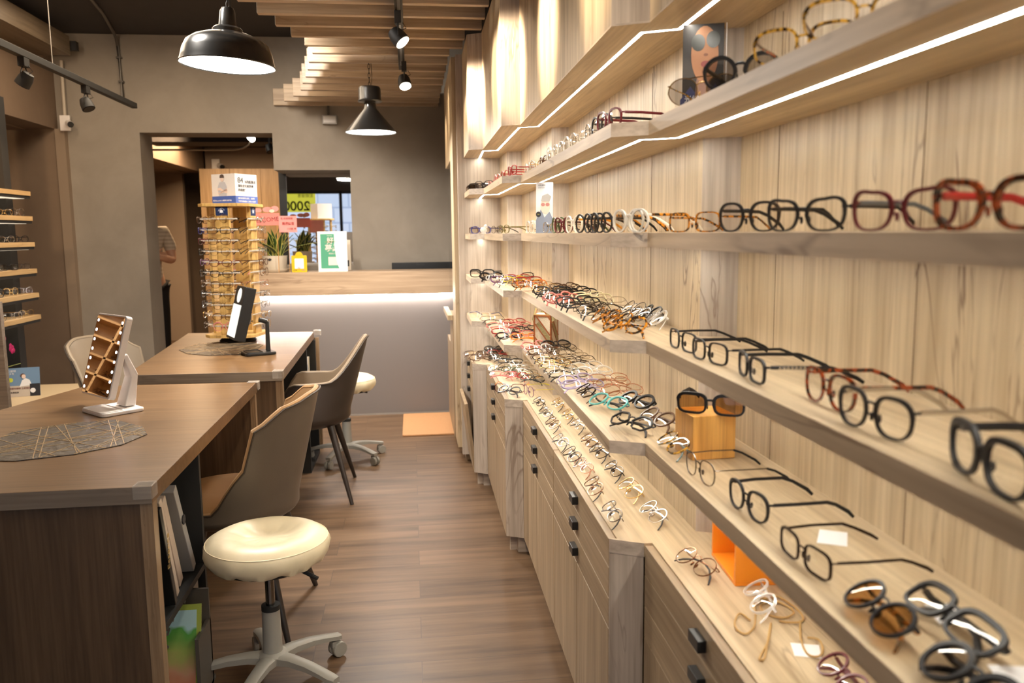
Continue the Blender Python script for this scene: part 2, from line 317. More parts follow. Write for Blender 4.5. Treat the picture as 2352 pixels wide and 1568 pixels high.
# oak cupboards on the far wall of the back room
wc = thing('wall_cupboard', 'oak wall cupboard run seen through the doorway behind the rotating stand', 'cupboard', (-2.05, 10.85, 0))
for i in range(4): MB().box(-.47 + i * .36, -.115 + i * .36, -.33, -.31, 1.28 if i > 1 else .1, 2.13).build('door', wood('cupboard_oak', 'z', (.46, .31, .17), (.36, .235, .12), (.15, .09, .05)) if i == 0 else bpy.data.materials['cupboard_oak'], wc)
MB().box(-.47, .97, -.31, 0, 1.28, 2.13).build('body', bpy.data.materials['cupboard_oak'], wc)
MB().box(-.47, .60, -.31, 0, .1, 1.28).build('lower_body', beige_m, wc)
# dark glass pane in the hatch
win = struct('window_2', MB().box(-1.035, -.35, 6.955, 6.963, .95, 1.83), None)
m, nt, b = nmat('dark_reflective_glass'); b.inputs['Base Color'].default_value = (.01, .01, .012, 1); b.inputs['Roughness'].default_value = .01; b.inputs['Specular IOR Level'].default_value = 1.0; b.inputs['IOR'].default_value = 5
win.data.materials.append(m)
MB().box(-1.05, -.99, 6.951, 6.97, .9, 1.86).build('window_frame', black, win)
# ================================================================ CEILING THINGS
ys = [3.874, 4.077, 4.287, 4.488, 4.672, 4.908, 5.127, 5.353, 5.576, 5.836, 6.081, 6.313, 6.514]
xl = [-.644, -.598, -.556, -.515, -.499, -.547, -.579, -.619, -.666, -.710, -.793, -.889, -.995]
pre = [(3.665, -.69), (3.455, -.74), (3.245, -.79), (3.03, -.84), (2.8, -.9), (2.55, -.95)]
allsl = pre[::-1] + list(zip(ys, xl))
for i, (y, x) in enumerate(allsl):
    xr = .237 if y > 4.66 else fx(y) - .004
    n = len(allsl) - 1 - i
    where = 'touching the grey wall above the doorway corner' if n == 0 else ORD[n] + ' slat out from the grey back wall'
    o = MB().box(x, xr, 0, .036, 0, .122).build('ceiling_slat', slat_m, loc=(0, y, ZS), bevel=.002)
    tag(o, 'light oak ceiling slat, ' + where, 'ceiling slat', 'oak slats hung below the ceiling')
def pendant(name, label, loc, prof, r_in, zin, chain_top, tilt=0, chain='chain'):
    t = thing(name, label, 'lamp', loc, rot=(0, tilt, 0))
    MB().lathe(prof, 48, cap0=False).build('lamp_shade', black_gloss, t, smooth=True)
    MB().lathe([(r_in, .004), (r_in * .93, .014), (r_in * .5, zin), (.01, zin + .004)], 40, cap0=False).build('shade_lining', lamp_m, t, smooth=True)
    c = MB(); z = prof[-1][1] - .004; k = 0
    while z < chain_top:
        a = k % 2; pts = [((.006 * math.cos(th)) * (1 - a), (.006 * math.cos(th)) * a, z + .014 + .016 * math.sin(th)) for th in [2 * math.pi * i / 10 for i in range(10)]]
        c.loop(pts, .0018, 5); z += .025; k += 1
    c.tube([(.012, 0, prof[-1][1] - .01), (.016, .004, (prof[-1][1] + chain_top) / 2), (.012, 0, chain_top)], .002, 5)
    c.build(chain, matte_black, t, smooth=True)
    return t
black_gloss = mat('black_enamel', (.018, .017, .016), .28, coat=.3)
P1 = [(.183, 0), (.185, .004), (.180, .02), (.172, .055), (.158, .085), (.13, .105), (.09, .12), (.058, .128), (.058, .14), (.05, .148), (.034, .152), (.033, .16), (.029, .21), (.022, .222), (.004, .225)]
p = pendant('pendant_lamp', 'wide black dome pendant lamp hanging above the far desk, left of the slats', (-.705, 3.5, 1.992), P1, .180, .03, .80, tilt=R(3))
light('AREA', 'pendant_glow', (-.705, 3.5, 1.985), 26, NEU, rot=(0, 0, 0), shape='DISK', size=.33)
P2 = [(.146, 0), (.148, .003), (.142, .01), (.036, .135), (.034, .165), (.040, .168), (.066, .172), (.070, .178), (.064, .186), (.064, .245), (.058, .256), (.01, .26)]
pendant('pendant_lamp', 'small black cone pendant lamp hanging in front of the reception counter wall', (-.212, 4.926, 1.903), P2, .142, .03, .392)
light('AREA', 'pendant_glow', (-.212, 4.926, 1.897), 18, NEU, rot=(0, 0, 0), shape='DISK', size=.26)
def spot_head(t, head, d, on, yoke_top):
    head = Vector(head); d = Vector(d).normalized(); s = MB(); a = d.orthogonal().normalized(); b = d.cross(a)
    hb = MB().tube([head - d * .035, head - d * .01, head + d * .022, head + d * .03], [.026, .034, .036, .036], 20); hb.build('lamp_head', matte_black, t, smooth=True)
    MB().tube([head + d * .0295, head + d * .032], [.031, .031], 20).build('lens', spot_m if on else mat('dark_lens', (.02, .02, .02), .1), t)
    y = MB()
    for sg in (-1, 1): y.tube([Vector(yoke_top) + Vector((0, sg * .012, 0)), head + Vector((0, sg * .038, .03)), head + Vector((0, sg * .038, 0))], .0035, 6)
    y.tube([Vector(yoke_top) + Vector((.02, 0, 0)), head + Vector((.035, .01, .04)), head - d * .03], .002, 5)
    y.build('yoke', matte_black, t, smooth=True)
tr = thing('track_rail', 'black lighting track under the oak slats, running back from the camera', 'light track', (-.025, -.8, ZS - .034))
MB().box(-.017, .017, 0, 5.73, 0, .034).build('rail', matte_black, tr, bevel=.002); MB().box(-.006, .006, .01, 5.6, -.001, .002).build('slot', mat('slot_grey', (.2, .2, .2), .4, .6), tr)
for (x, y, d, lab) in [(-.030, 3.66, (.55, -.25, -.7), 'black track spotlight, nearer of the two lit ones under the oak slats'), (-.012, 4.70, (.15, -.45, -.8), 'black track spotlight, lit, just above the cone pendant lamp')]:
    t = thing('track_spotlight', lab, 'spotlight', (x, y, 2.15), group='spotlights on the slat track')
    MB().box(-.014, .014, -.02, .02, .055, .107).build('adapter', matte_black, t, bevel=.002)
    spot_head(t, (0, 0, 0), d, True, (0, 0, .06))
def sp(loc, tgt, e, size=35, blend=.5, col=WARM2, r=.03): return light('SPOT', 'spot_beam', loc, e, col, target=tgt, spot_size=R(size), spot_blend=blend, shadow_soft_size=r)
tr = thing('track_rail', 'black lighting track hanging in the upper left corner by the beam', 'light track', (-1.83, 3.2, 2.2))
MB().box(-.018, .018, 0, 2.79, -.017, .017).build('rail', matte_black, tr, bevel=.002)
for y in (.9, 1.5): MB().tube([(0, y, .015), (0, y, .59)], .002, 6).build('hanging_wire', mat('wire_grey', (.3, .27, .24), .5) if y == .9 else bpy.data.materials['wire_grey'], tr)
for (y, d, lab) in [(4.36, (-.6, .1, -.8), 'black unlit track spotlight nearest the camera on the left track'), (5.13, (.4, -.2, -.85), 'black unlit track spotlight near the far end of the left track')]:
    t = thing('track_spotlight', lab, 'spotlight', (-1.83, y, 2.08), group='spotlights on the left track')
    MB().box(-.016, .016, -.03, .03, .06, .104).build('adapter', matte_black, t, bevel=.002)
    spot_head(t, (0, 0, 0), d, False, (0, 0, .065))
o = MB().box(-.11, .11, 0, 3.6, 0, .13).build('ceiling_beam', wood('beam_wood', 'y', (.20, .15, .10), (.15, .11, .07), (.08, .05, .03)), loc=(-2.44, 2.7, 2.585)); tag(o, 'yellowish boxed beam along the top left corner below the dark ceiling', 'beam')
def pipe(name, pts, r, m, label, clips=()):
    b = MB().tube([Vector(p) - Vector(pts[0]) for p in pts], r, 10)
    t = thing(name, label, 'pipe', pts[0]); b.build('tube', m, t, smooth=True)
    for c in clips: MB().box(-r * 1.6, r * 1.6, -r * 1.6, r * 1.3, -.006, .006).build('clip', m, t, loc=Vector(c) - Vector(pts[0]))
    return t
gpipe = mat('grey_conduit', (.13, .115, .10), .4, .5)
pipe('conduit_pipe', [(-2.07, 6.525, 2.34), (-2.082, 6.525, 2.70), (-2.08, 6.49, 2.75), (-2.07, 6.42, 2.772), (-1.96, 5.9, 2.772), (-1.90, 5.5, 2.772), (-1.5, 3.5, 2.772)], .011, gpipe, 'grey metal conduit bending from the ceiling down the back wall at left', [(-2.08, 6.53, 2.62), (-2.075, 6.53, 2.45)])
pipe('conduit_pipe', [(-2.468, 6.478, 2.20), (-2.464, 6.478, 2.585)], .012, mat('white_conduit', (.5, .43, .34), .5), 'pale plastic conduit on the wall corner above the white security camera')
pipe('conduit_pipe', [(-.596, 6.53, 2.22), (-.594, 6.53, 2.30)], .008, gpipe, 'short grey conduit between the oak slats and the emergency light')
def cctv(loc, sc, lab, yaw=0):
    t = thing('security_camera', lab, 'security camera', loc, yaw)
    MB().box(-.035 * sc, .035 * sc, -.02 * sc, .0, -.055 * sc, .055 * sc).build('mounting_box', white_pl, t, bevel=.004 * sc)
    MB().tube([(.02 * sc, -.02 * sc, 0), (.03 * sc, -.05 * sc, -.005 * sc), (.05 * sc, -.06 * sc, -.008 * sc)], .012 * sc, 10).build('arm', white_pl, t, smooth=True)
    MB().tube([(.035 * sc, -.045 * sc, -.003 * sc), (.075 * sc, -.115 * sc, -.022 * sc)], .022 * sc, 14).build('body', white_pl, t, smooth=True)
    MB().tube([(.075 * sc, -.115 * sc, -.022 * sc), (.079 * sc, -.122 * sc, -.024 * sc)], .021 * sc, 14).build('lens', black, t, smooth=True)
cctv((-2.465, 6.478, 2.145), 1, 'small white security camera on the wall corner left of the doorway')
cctv((-2.40, 10.895, 2.2), 1.4, 'white security camera high on the far wall of the back room')
o = MB().box(-.03, .03, -.05, 0, -.03, .03).build('ceiling_sensor', matte_black, loc=(-2.33, 6.38, 2.66)); tag(o, 'small black sensor at the end of the boxed beam', 'sensor')
t = thing('emergency_light', 'small grey emergency light box on the wall below the slats', 'emergency light', (-.586, 6.549, 2.152))
MB().box(-.055, .055, -.04, 0, 0, .068).build('housing', mat('grey_housing', (.35, .33, .3), .4), t, bevel=.004); MB().box(-.046, .046, -.043, -.04, .012, .058).build('diffuser', mat('frosted_diffuser', (.6, .58, .55), .3), t, bevel=.002)
t = thing('arm_lamp', 'thin curved metal arm lamp with a bright tip across the doorway top', 'lamp', (-2.04, 7.0, 2.008))
MB().tube([(0, 0, 0), (.45, 0, .001), (.65, 0, .002), (.72, 0, .015), (.76, 0, .04), (.785, 0, .085)], .008, 8).build('arm', mat('brushed_metal', (.35, .3, .24), .35, .9), t, smooth=True)
MB().tube([(.770, 0, .105), (.80, -.02, .078)], .024, 14).build('lamp_head', emis('arm_lamp_light', (1, .92, .8), 12), t, smooth=True)
for (x, z, lab) in [(-1.13, 2.03, 'dark unlit spotlight at the top right corner of the doorway')]:
    t = thing('track_spotlight', lab, 'spotlight', (x, 7.1, z)); spot_head(t, (0, 0, 0), (.3, -.3, -.8), False, (0, 0, .3))
# ================================================================ RIGHT DISPLAY WALL
Z = dict(T=1.735, S1=1.544, S2=1.3199, S3=1.0953, S4=.8759, C=.6539)
def outline(off=0.0, dy=0.0): return [(x + off, y + (dy if 0 < i < 7 else 0)) for i, (x, y) in enumerate(FRONT)]
def shelf(name, label, ztop, th, led=True):
    t = thing(name, label, 'shelf', (.3, 4.65, ztop - th))
    P = [(x - .3, y - 4.65) for x, y in FRONT]; Q = [(x - .3, y - 4.65) for x, y in BACK]
    mb = MB(); n = 8
    top = [(x, y, th) for x, y in P] + [(x, y, th) for x, y in Q]; bot = [(x, y, 0) for x, y in P] + [(x, y, 0) for x, y in Q]
    mb.v = top + bot
    for i in range(7):
        mb.use(oak_y); mb.f.append((i, i + 1, 9 + i, 8 + i)[::-1]); mb.m.append(mb.cur); mb.f.append((16 + i, 17 + i, 25 + i, 24 + i)); mb.m.append(mb.cur)
        mb.use(neutral_lit_x if i in (1, 3, 5) else tan_lip); mb.f.append((i, i + 1, 17 + i, 16 + i)); mb.m.append(mb.cur)
    mb.use(tan_lip); mb.f.append((0, 8, 24, 16)); mb.m.append(mb.cur); mb.f.append((7, 15, 31, 23)[::-1]); mb.m.append(mb.cur)
    mb.build('board', None, t)
    if led:
        L = [Vector((x + .077, y + (.048 if 0 < i < 7 else 0))) for i, (x, y) in enumerate(FRONT)]; L[-1] = Vector((.391, 4.645)); w = .0040
        lo, hi = [], []
        for i, p in enumerate(L):
            d1 = (L[i] - L[i - 1]).normalized() if i else None; d2 = (L[i + 1] - L[i]).normalized() if i < 7 else None
            d1 = d1 or d2; d2 = d2 or d1; nn = (Vector((-d1.y, d1.x)) + Vector((-d2.y, d2.x))).normalized(); k = w / max(.3, nn.dot(Vector((-d1.y, d1.x))))
            lo.append(p - nn * k); hi.append(p + nn * k)
        mb = MB(); vs = []
        for z in (-.0003, .0008):
            for p in lo: vs.append((p.x - .3, p.y - 4.65, z))
            for p in hi: vs.append((p.x - .3, p.y - 4.65, z))
        mb.add(vs, [(i, i + 1, 9 + i, 8 + i) for i in range(7)] + [(16 + i, 24 + i, 25 + i, 17 + i) for i in range(7)] + [(i, 16 + i, 17 + i, i + 1) for i in range(7)] + [(8 + i, 9 + i, 25 + i, 24 + i) for i in range(7)])
        mb.build('led_strip', led_m, t)
    return t
tan_lip = wood('shelf_edge_oak', 'y', (.66, .52, .36), (.48, .365, .24), (.19, .115, .07), sc=.7, crack=.8)
shelf('display_shelf', 'top zigzag oak glasses shelf with a light strip, below the upper panels', Z['S1'], .028)
shelf('display_shelf', 'zigzag oak glasses shelf at eye level, seen edge-on', Z['S2'], .029)
shelf('display_shelf', 'zigzag oak glasses shelf just below eye level, heaped with folded frames', Z['S3'], .027)
shelf('display_shelf', 'lowest zigzag oak glasses shelf, carrying the yellow wood cube', Z['S4'], .028)
# upper panels above the top light strip: a boxed bulkhead
t = thing('upper_panel_bulkhead', 'tall zigzag oak bulkhead above the shelves with a light strip in its underside', 'wall panel', (.3, 4.65, 1.707))
for i in range(7):
    (xa, ya), (xb, yb) = FRONT[i], FRONT[i + 1]; short = i in (1, 3, 5)
    MB().add([(xa - .3, ya - 4.65, z) for z in (.032, ZS - 1.707)] + [(xb - .3, yb - 4.65, z) for z in (.032, ZS - 1.707)] + [(xa - .3 + .02, ya - 4.65 + .02 * short, z) for z in (.032, ZS - 1.707)] + [(xb - .3 + .02, yb - 4.65 + .02 * short, z) for z in (.032, ZS - 1.707)],
             [(0, 1, 3, 2), (5, 4, 6, 7), (1, 5, 7, 3), (0, 2, 6, 4), (0, 4, 5, 1), (2, 3, 7, 6)]).build('panel', neutral_lit_z if short else oak_z, t)
u = shelf('board_tmp', None, Z['T'] + .004, .004)
for ch in list(u.children): ch.parent = t; ch.location = (0, 0, .028)
bpy.data.objects.remove(u)
# end wall of the display and tall cabinets
struct('trim_6', MB().box(.268, .80, 4.652, 4.70, .05, ZS), neutral_lit_z)
t = thing('tall_cabinet', 'tall narrow oak cabinet between the shelves and the reception counter', 'cabinet', (.30, 4.70, 0))
MB().box(-.028, .36, .001, .27, .07, ZS - .002).build('body', neutral_lit_z, t); MB().box(-.01, .36, .01, .9, 0, .07).build('plinth', tan_z, t)
MB().box(-.056, -.03, .001, .268, .08, ZS - .004).build('door', oak_z, t, bevel=.002)
MB().box(-.050, .36, .272, 1.05, 1.76, ZS - .002).build('upper_cupboard', oak_z, t); MB().box(-.040, .36, .272, 1.05, .62, 1.758).build('dark_glass_door', win.data.materials[0], t); MB().box(-.06, .36, .272, 1.05, .07, .62).build('lower_cupboard', tan_z, t)
MB().box(-.09, -.06, .28, .9, .80, .83).build('handle', oak_z, t); MB().box(-.0605, .0, .272, .62, .62, .83).build('pull_out_door', tan_z, t)
# ---- base cabinets
BAYS = [(.93, 1.655, .4765, .4838), (.20, .925, .469, .4763), (2.462, 3.222, .423, .4305), (1.702, 2.458, .4155, .4228), (3.266, 4.154, .3615, .3678), (4.202, 4.645, .2995, .303)]
names = {0: 'nearest base cabinet in view, bottom right, black drawer tabs', 1: 'base cabinet at the very bottom right corner', 2: 'second-bay oak base cabinet, its far unit, three drawers over doors', 3: 'second-bay oak base cabinet, its near unit, three drawers over doors', 4: 'oak base cabinet in the third bay with one column of drawers', 5: 'farthest oak base cabinet, its lower flap hanging ajar'}
def cabinet(k):
    ya, yb, xa, xb = BAYS[k]; x0 = xa; t = thing('base_cabinet', names[k], 'cabinet', (xa, ya, 0), group='oak base cabinets under the display')
    sl = math.atan2(xb - xa, yb - ya); L = yb - ya
    def fr(z0, z1, nm, m, y0=0, y1=None, x=-.0, th=.017):
        y1 = L if y1 is None else y1
        mb = MB().box(-x, -x + th, y0 + .0015, y1 - .0015, z0, z1); mb.xf(Matrix.Rotation(-sl, 4, 'Z')); return mb.build(nm, m, t, bevel=.0012)
    MB().box(.02, .18, .022, L, .075, .620).build('body', tan_z, t)
    MB().box(.05, .18, 0, L, 0, .075).build('plinth', neutral_lit_x, t)
    for j, (z0, z1) in enumerate([(.588, .652), (.5165, .586), (.445, .5145)]):
        d = fr(z0, z1, 'drawer', tan_y); c = Vector((math.sin(sl) * L / 2, L / 2, (z0 + z1) / 2 + .002))
        MB().box(-.016, 0, -.025, .025, -.011, .011).build('knob', black, d, loc=c, bevel=.0015)
    n = 2 if L > .5 else 1
    for j in range(n):
        if k == 5:
            mb = MB().box(0, .017, .002, L - .002, 0, .366); o = mb.build('door', tan_z, t, loc=(0, 0, .077), rot=(0, R(-7), 0), bevel=.001)
        else: fr(.077, .443, 'door', tan_z, L * j / n, L * (j + 1) / n)
    return t
for k in range(6): cabinet(k)
for (xa, ya, xb, yb, lab) in [(.4165, 1.699, .4835, 1.663, 'nearest upright oak end panel between the base cabinets'), (.3625, 3.263, .4305, 3.227, 'middle upright oak end panel between the base cabinets'), (.3005, 4.199, .3675, 4.159, 'farthest upright oak end panel between the base cabinets')]:
    t = thing('end_panel', lab, 'panel', (xa, ya, 0))
    MB().add([(0, 0, z) for z in (.075, .6225)] + [(xb - xa, yb - ya, z) for z in (.075, .6225)] + [(0, .018, z) for z in (.075, .6225)] + [(xb - xa, yb - ya + .018, z) for z in (.075, .6225)],
             [(0, 1, 3, 2), (5, 4, 6, 7), (1, 5, 7, 3), (0, 2, 6, 4), (0, 4, 5, 1), (2, 3, 7, 6)]).build('panel', neutral_lit_z, t)
    MB().box(.02, .09, .035, .05, 0, .075).build('plinth', neutral_lit_x, t)
# worktop
t = thing('worktop', 'long zigzag pale oak worktop on the base cabinets, lined with folded glasses', 'worktop', (.3, 4.65, .6229))
P = []
for i, (x, y) in enumerate(FRONT):
    if i == 0: P += [(x + .018, y)]
    elif i == 7: P += [(x + .018, y)]
    elif i % 2 == 1: P += [(x + .018, y), (x, y)]     # corner where the long front meets a short face
    else: P += [(x, y), (x + .018, y + .004)]
P = [(x - .3, y - 4.65) for x, y in P]
# order: long front is hidden behind the drawer fronts, short faces show
fixed = [(.480, -.6), (.502, 1.661), (.484, 1.661), (.415, 1.698), (.433, 1.698), (.449, 3.226), (.431, 3.226), (.361, 3.262), (.379, 3.262), (.386, 4.158), (.368, 4.158), (.299, 4.198), (.317, 4.198), (.321, 4.65)]
poly = [(x - .3, y - 4.65) for x, y in fixed] + [(x - .3, y - 4.65) for x, y in BACK[::-1]]
mb = MB(); mb.use(oak_y).prism(poly, 0, .031); me_ = mb
for i, f in enumerate(me_.f):
    if len(f) == 4:
        a, b_ = Vector(me_.v[f[0]]), Vector(me_.v[f[1]])
        if abs(a.x - b_.x) > .05 and abs(a.y - b_.y) < .05: me_.use(neutral_lit_x); me_.m[i] = me_.cur
me_.build('board', None, t)
# ================================================================ GLASSES
FC = {}
def fmat(k):
    if k in FC: return FC[k]
    pl = dict(blk=(.012, .011, .012), brn=(.10, .045, .02), red=(.38, .02, .02), bur=(.11, .012, .018), blu=(.03, .04, .22), pur=(.15, .05, .16), grn=(.06, .10, .03), oli=(.16, .14, .05), ora=(.75, .22, .02), yel=(.70, .62, .05), pnk=(.65, .22, .20), wht=(.82, .80, .74), crm=(.80, .74, .50), teal=(.12, .45, .45), lil=(.42, .36, .55), gry=(.10, .11, .12), tea2=(.10, .18, .19), oran=(.8, .32, .02))
    me = dict(gld=(.75, .52, .22), slv=(.62, .60, .58), gun=(.16, .14, .13), brz=(.22, .11, .06), pkg=(.75, .45, .36), dkm=(.06, .045, .04))
    if k in pl: m = mat('frame_' + k, pl[k], .38 if k == 'blk' else .28, coat=.0 if k == 'blk' else .1, spec=.3)
    elif k in me: m = mat('frame_' + k, me[k], .22, 1)
    elif k == 'cry':
        m, nt, b = nmat('frame_crystal'); b.inputs['Base Color'].default_value = (.9, .88, .84, 1); b.inputs['Roughness'].default_value = .08; b.inputs['Alpha'].default_value = .45; b.inputs['Coat Weight'].default_value = .5
    else:      # tortoiseshell
        m, nt, b = nmat('frame_' + k); g = nt.nodes.new('ShaderNodeTexCoord'); n = nt.nodes.new('ShaderNodeTexNoise'); n.inputs['Scale'].default_value = 110; n.inputs['Detail'].default_value = 2
        nt.links.new(g.outputs['Object'], n.inputs['Vector']); r = nt.nodes.new('ShaderNodeValToRGB'); c = r.color_ramp
        c.elements[0].position = .44; c.elements[0].color = (.018, .008, .005, 1); c.elements[1].position = .56
        c.elements[1].color = {'tor': (.50, .19, .02, 1), 'toa': (.70, .27, .02, 1), 'tod': (.30, .055, .015, 1), 'toy': (.65, .36, .05, 1)}[k]
        nt.links.new(n.outputs['Fac'], r.inputs[0]); nt.links.new(r.outputs[0], b.inputs['Base Color']); b.inputs['Roughness'].default_value = .15; b.inputs['Coat Weight'].default_value = .4
    FC[k] = m; return m
def lens_mat(name, tint, op, refl=.06):
    m = bpy.data.materials.new(name); m.use_nodes = True; nt = m.node_tree; nt.nodes.clear(); N = nt.nodes; L = nt.links
    tr = N.new('ShaderNodeBsdfTransparent'); tr.inputs[0].default_value = (*tint, 1); gl = N.new('ShaderNodeBsdfGlossy'); gl.inputs['Roughness'].default_value = .02
    lw = N.new('ShaderNodeLayerWeight'); lw.inputs[0].default_value = .5; pw = N.new('ShaderNodeMath'); pw.operation = 'POWER'; pw.inputs[1].default_value = 4; L.new(lw.outputs['Facing'], pw.inputs[0]); fz = N.new('ShaderNodeMath'); fz.operation = 'MULTIPLY_ADD'; fz.inputs[1].default_value = .6; fz.inputs[2].default_value = refl; L.new(pw.outputs[0], fz.inputs[0]); mx = N.new('ShaderNodeMixShader'); o = N.new('ShaderNodeOutputMaterial')
    L.new(fz.outputs[0], mx.inputs[0]); L.new(tr.outputs[0], mx.inputs[1]); L.new(gl.outputs[0], mx.inputs[2]); L.new(mx.outputs[0], o.inputs[0]); return m
LM = dict(clear=lens_mat('clear_lens', (.94, .93, .91), 0), dark=lens_mat('dark_lens_tint', (.16, .14, .13), 0), amber=lens_mat('amber_lens_tint', (.55, .33, .14), 0), smoke=lens_mat('smoke_lens_tint', (.45, .42, .40), 0))
pad_m = mat('clear_nose_pad', (.8, .76, .68), .2, alpha=.6)
SH = dict(rect=(.052, .033, 3.6, 'rectangular'), oval=(.050, .034, 2.3, 'oval'), round=(.046, .043, 2.0, 'round'), panto=(.050, .041, 2.7, 'rounded square'), cat=(.055, .038, 2.8, 'cat-eye'), wide=(.060, .036, 3.2, 'wide rectangular'), hexa=(.050, .040, 2.6, 'hexagonal'), avi=(.055, .046, 2.2, 'aviator'), big=(.056, .041, 3.0, 'large rectangular'))
def lens_pts(shape, n=28):
    w, h, e, _ = SH[shape]; out = []
    for i in range(n):
        a = 2 * math.pi * i / n
        if shape == 'hexa': a = 2 * math.pi * i / n
        c, s = math.cos(a), math.sin(a); x = w / 2 * math.copysign(abs(c) ** (2 / e), c); z = h / 2 * math.copysign(abs(s) ** (2 / e), s)
        if shape in ('panto', 'avi', 'big', 'hexa'): x *= 1 - .16 * max(0, -z / (h / 2)) ** 1.5
        if shape == 'cat': z += .005 * max(0, x / (w / 2)) * (z > 0) + .0; x *= 1 - .1 * max(0, -z / (h / 2))
        if shape == 'avi': z -= .003 * (x / (w / 2)) * (z < 0) * -1
        if shape == 'hexa':
            k = 6; seg = 2 * math.pi / k; aa = (a % seg) - seg / 2; rr = math.cos(seg / 2) / math.cos(aa) * 1.06; x = w / 2 * rr * c; z = h / 2 * rr * s
        out.append((x, z))
    return out
PROTO = {}
def glasses_parts(shape, fk, tk, thick, lens, state, deco=None):
    """front, two lenses, two temples, as meshes in one local frame (x = width, +y = temples, z = up)"""
    key = (shape, fk, tk, thick, lens, state, deco)
    if key in PROTO: return PROTO[key]
    w, h, e, _ = SH[shape]; ra, dp = {'a': (.0013, .0020), 't': (.0012, .0017), 'm': (.0007, .0010), 'b': (.0020, .0026), 'r': (.0003, .0005)}[thick]
    br = .017; cx = br / 2 + w / 2 + ra; X = cx + w / 2 + ra + .002
    wrap = lambda x, y: y + 1.15 * x * x
    F = MB(); lens_mb = []
    for sg in (-1, 1):
        pts = lens_pts(shape); n = len(pts); vs = []
        for i, (x, z) in enumerate(pts):
            px, pz = pts[i - 1]; qx, qz = pts[(i + 1) % n]; tx, tz = qx - px, qz - pz; l = math.hypot(tx, tz) or 1; nx, nz = tz / l, -tx / l
            k = 1.0 + (.5 if (thick in 'ab' and z > 0) else 0)
            for (o, yy) in ((0, -dp), (2 * ra * k, -dp), (2 * ra * k, dp), (0, dp)):
                gx = sg * (cx + x + nx * o); vs.append((gx, wrap(gx, yy), z + nz * o))
        F.add(vs, [(i * 4 + j, i * 4 + (j + 1) % 4, ((i + 1) % n) * 4 + (j + 1) % 4, ((i + 1) % n) * 4 + j) for i in range(n) for j in range(4)])
        lb = MB(); gx = sg * cx; vs = [(gx, wrap(gx, -.0016), 0)]
        for q in (.6, 1):
            for (x, z) in pts: xx = sg * (cx + x * q); vs.append((xx, wrap(xx, -.0016 * (1 - q * q)), z * q))
        lb.add(vs, [(0, 1 + i, 1 + (i + 1) % n) for i in range(n)] + [(1 + i, 1 + n + i, 1 + n + (i + 1) % n, 1 + (i + 1) % n) for i in range(n)]); lens_mb.append(lb)
        # end piece and nose pad
        zh = h * .28; ex = sg * (X - .001)
        F.tube([(sg * (X - .006), wrap(X - .006, 0), zh), (ex, wrap(X, .001), zh), (ex + sg * .001, wrap(X, .007), zh)], [max(ra, .0011)] * 3, 6, sy=1.5 if thick in 'ab' else 1)
        F.tube([(sg * (br / 2 + .0005), .0015, -.002), (sg * (br / 2 - .0015), .006, -.004)], .0005 if thick in 'mrt' else .0016, 5)
        F.ell((sg * (br / 2 - .0018), .0065, -.006), .0016, .0028, .0055, 8, 6)
    bz = h * (.26 if shape in ('round', 'panto', 'avi') else .22)
    F.tube([(-br / 2 - ra, wrap(.009, 0), bz - .002), (-br / 4, -.001, bz + .0015), (br / 4, -.001, bz + .0015), (br / 2 + ra, wrap(.009, 0), bz - .002)], [max(ra * 1.05, .0010)] * 4, 8, sy=1.2)
    if shape == 'avi' or deco == 'bar': F.tube([(-cx * .75, wrap(cx * .7, 0), h * .47), (0, -.001, h * .50), (cx * .75, wrap(cx * .7, 0), h * .47)], .0011, 6)
    T = []
    th, tv = {'a': (.0014, .0028), 't': (.0012, .0021), 'm': (.0008, .0011), 'b': (.0018, .0042), 'r': (.0006, .0008)}[thick]
    hy = wrap(X, .008); zmin = -h / 2 - 2 * ra + .0012
    for sg in (-1, 1):
        q = MB().use(fmat(tk))
        if state == 'o':
            tipz = max(zmin + .002, zh - .036)
            pa = [(sg * (X - .001), hy, zh), (sg * (X + .003), hy + .04, zh), (sg * (X + .002), hy + .088, zh - .001)]; pb = [pa[-1], (sg * (X - .001), hy + .105, zh - .007), (sg * (X - .005), hy + .130, (zh + tipz) / 2 - .006), (sg * (X - .006), hy + .140, tipz)]
        else:
            o = .0045 if sg < 0 else .0
            pa = [(sg * (X - .001), hy, zh), (sg * (X - .008), hy + .004 + o, zh), (sg * (-.005), hy + .004 + o, zh + .001)]; pb = [pa[-1], (sg * (-.024), hy + .003 + o, zh - .004), (sg * (-.046), hy + .002 + o, zh - .018), (sg * (-.058), hy + .001 + o, zh - .032)]
        q.tube(pa, [th] * 3, 8, sy=tv / th)
        q.use(fmat('blk') if thick in 'm' and tk in ('gun', 'dkm', 'slv', 'brz', 'gld') and deco != 'notip' else fmat(tk))
        tw = max(th, .0013); q.tube(pb, [th if thick in 'ab' else tw, tw, tw * 1.15, tw * .9], 8, sy=max(tv / th, 1.7) if thick in 'abt' else 1.6)
        if deco == 'stud': 
            q.use(fmat('slv')); 
            for j in range(9): q.ell((sg * (X + .004) if state == 'o' else sg * (X - .02 - j * .006), hy + (.012 + j * .006 if state == 'o' else .008 + o), zh), .0022, .0024, .0022, 6, 4)
        T.append(q)
    M = Matrix.Identity(4)
    if state == 'f': M = Matrix.Rotation(R(-60), 4, 'X')
    elif state == 'c': M = Matrix.Rotation(R(-48), 4, 'X')
    allv = [M @ Vector(v) for mb in [F] + lens_mb + T for v in mb.v]; lo = min(v.z for v in allv); my = sum(v.y for v in allv) / len(allv) if state != 'o' else .01
    M = Matrix.Translation((0, -my if state != 'o' else 0, -lo)) @ M
    parts = []
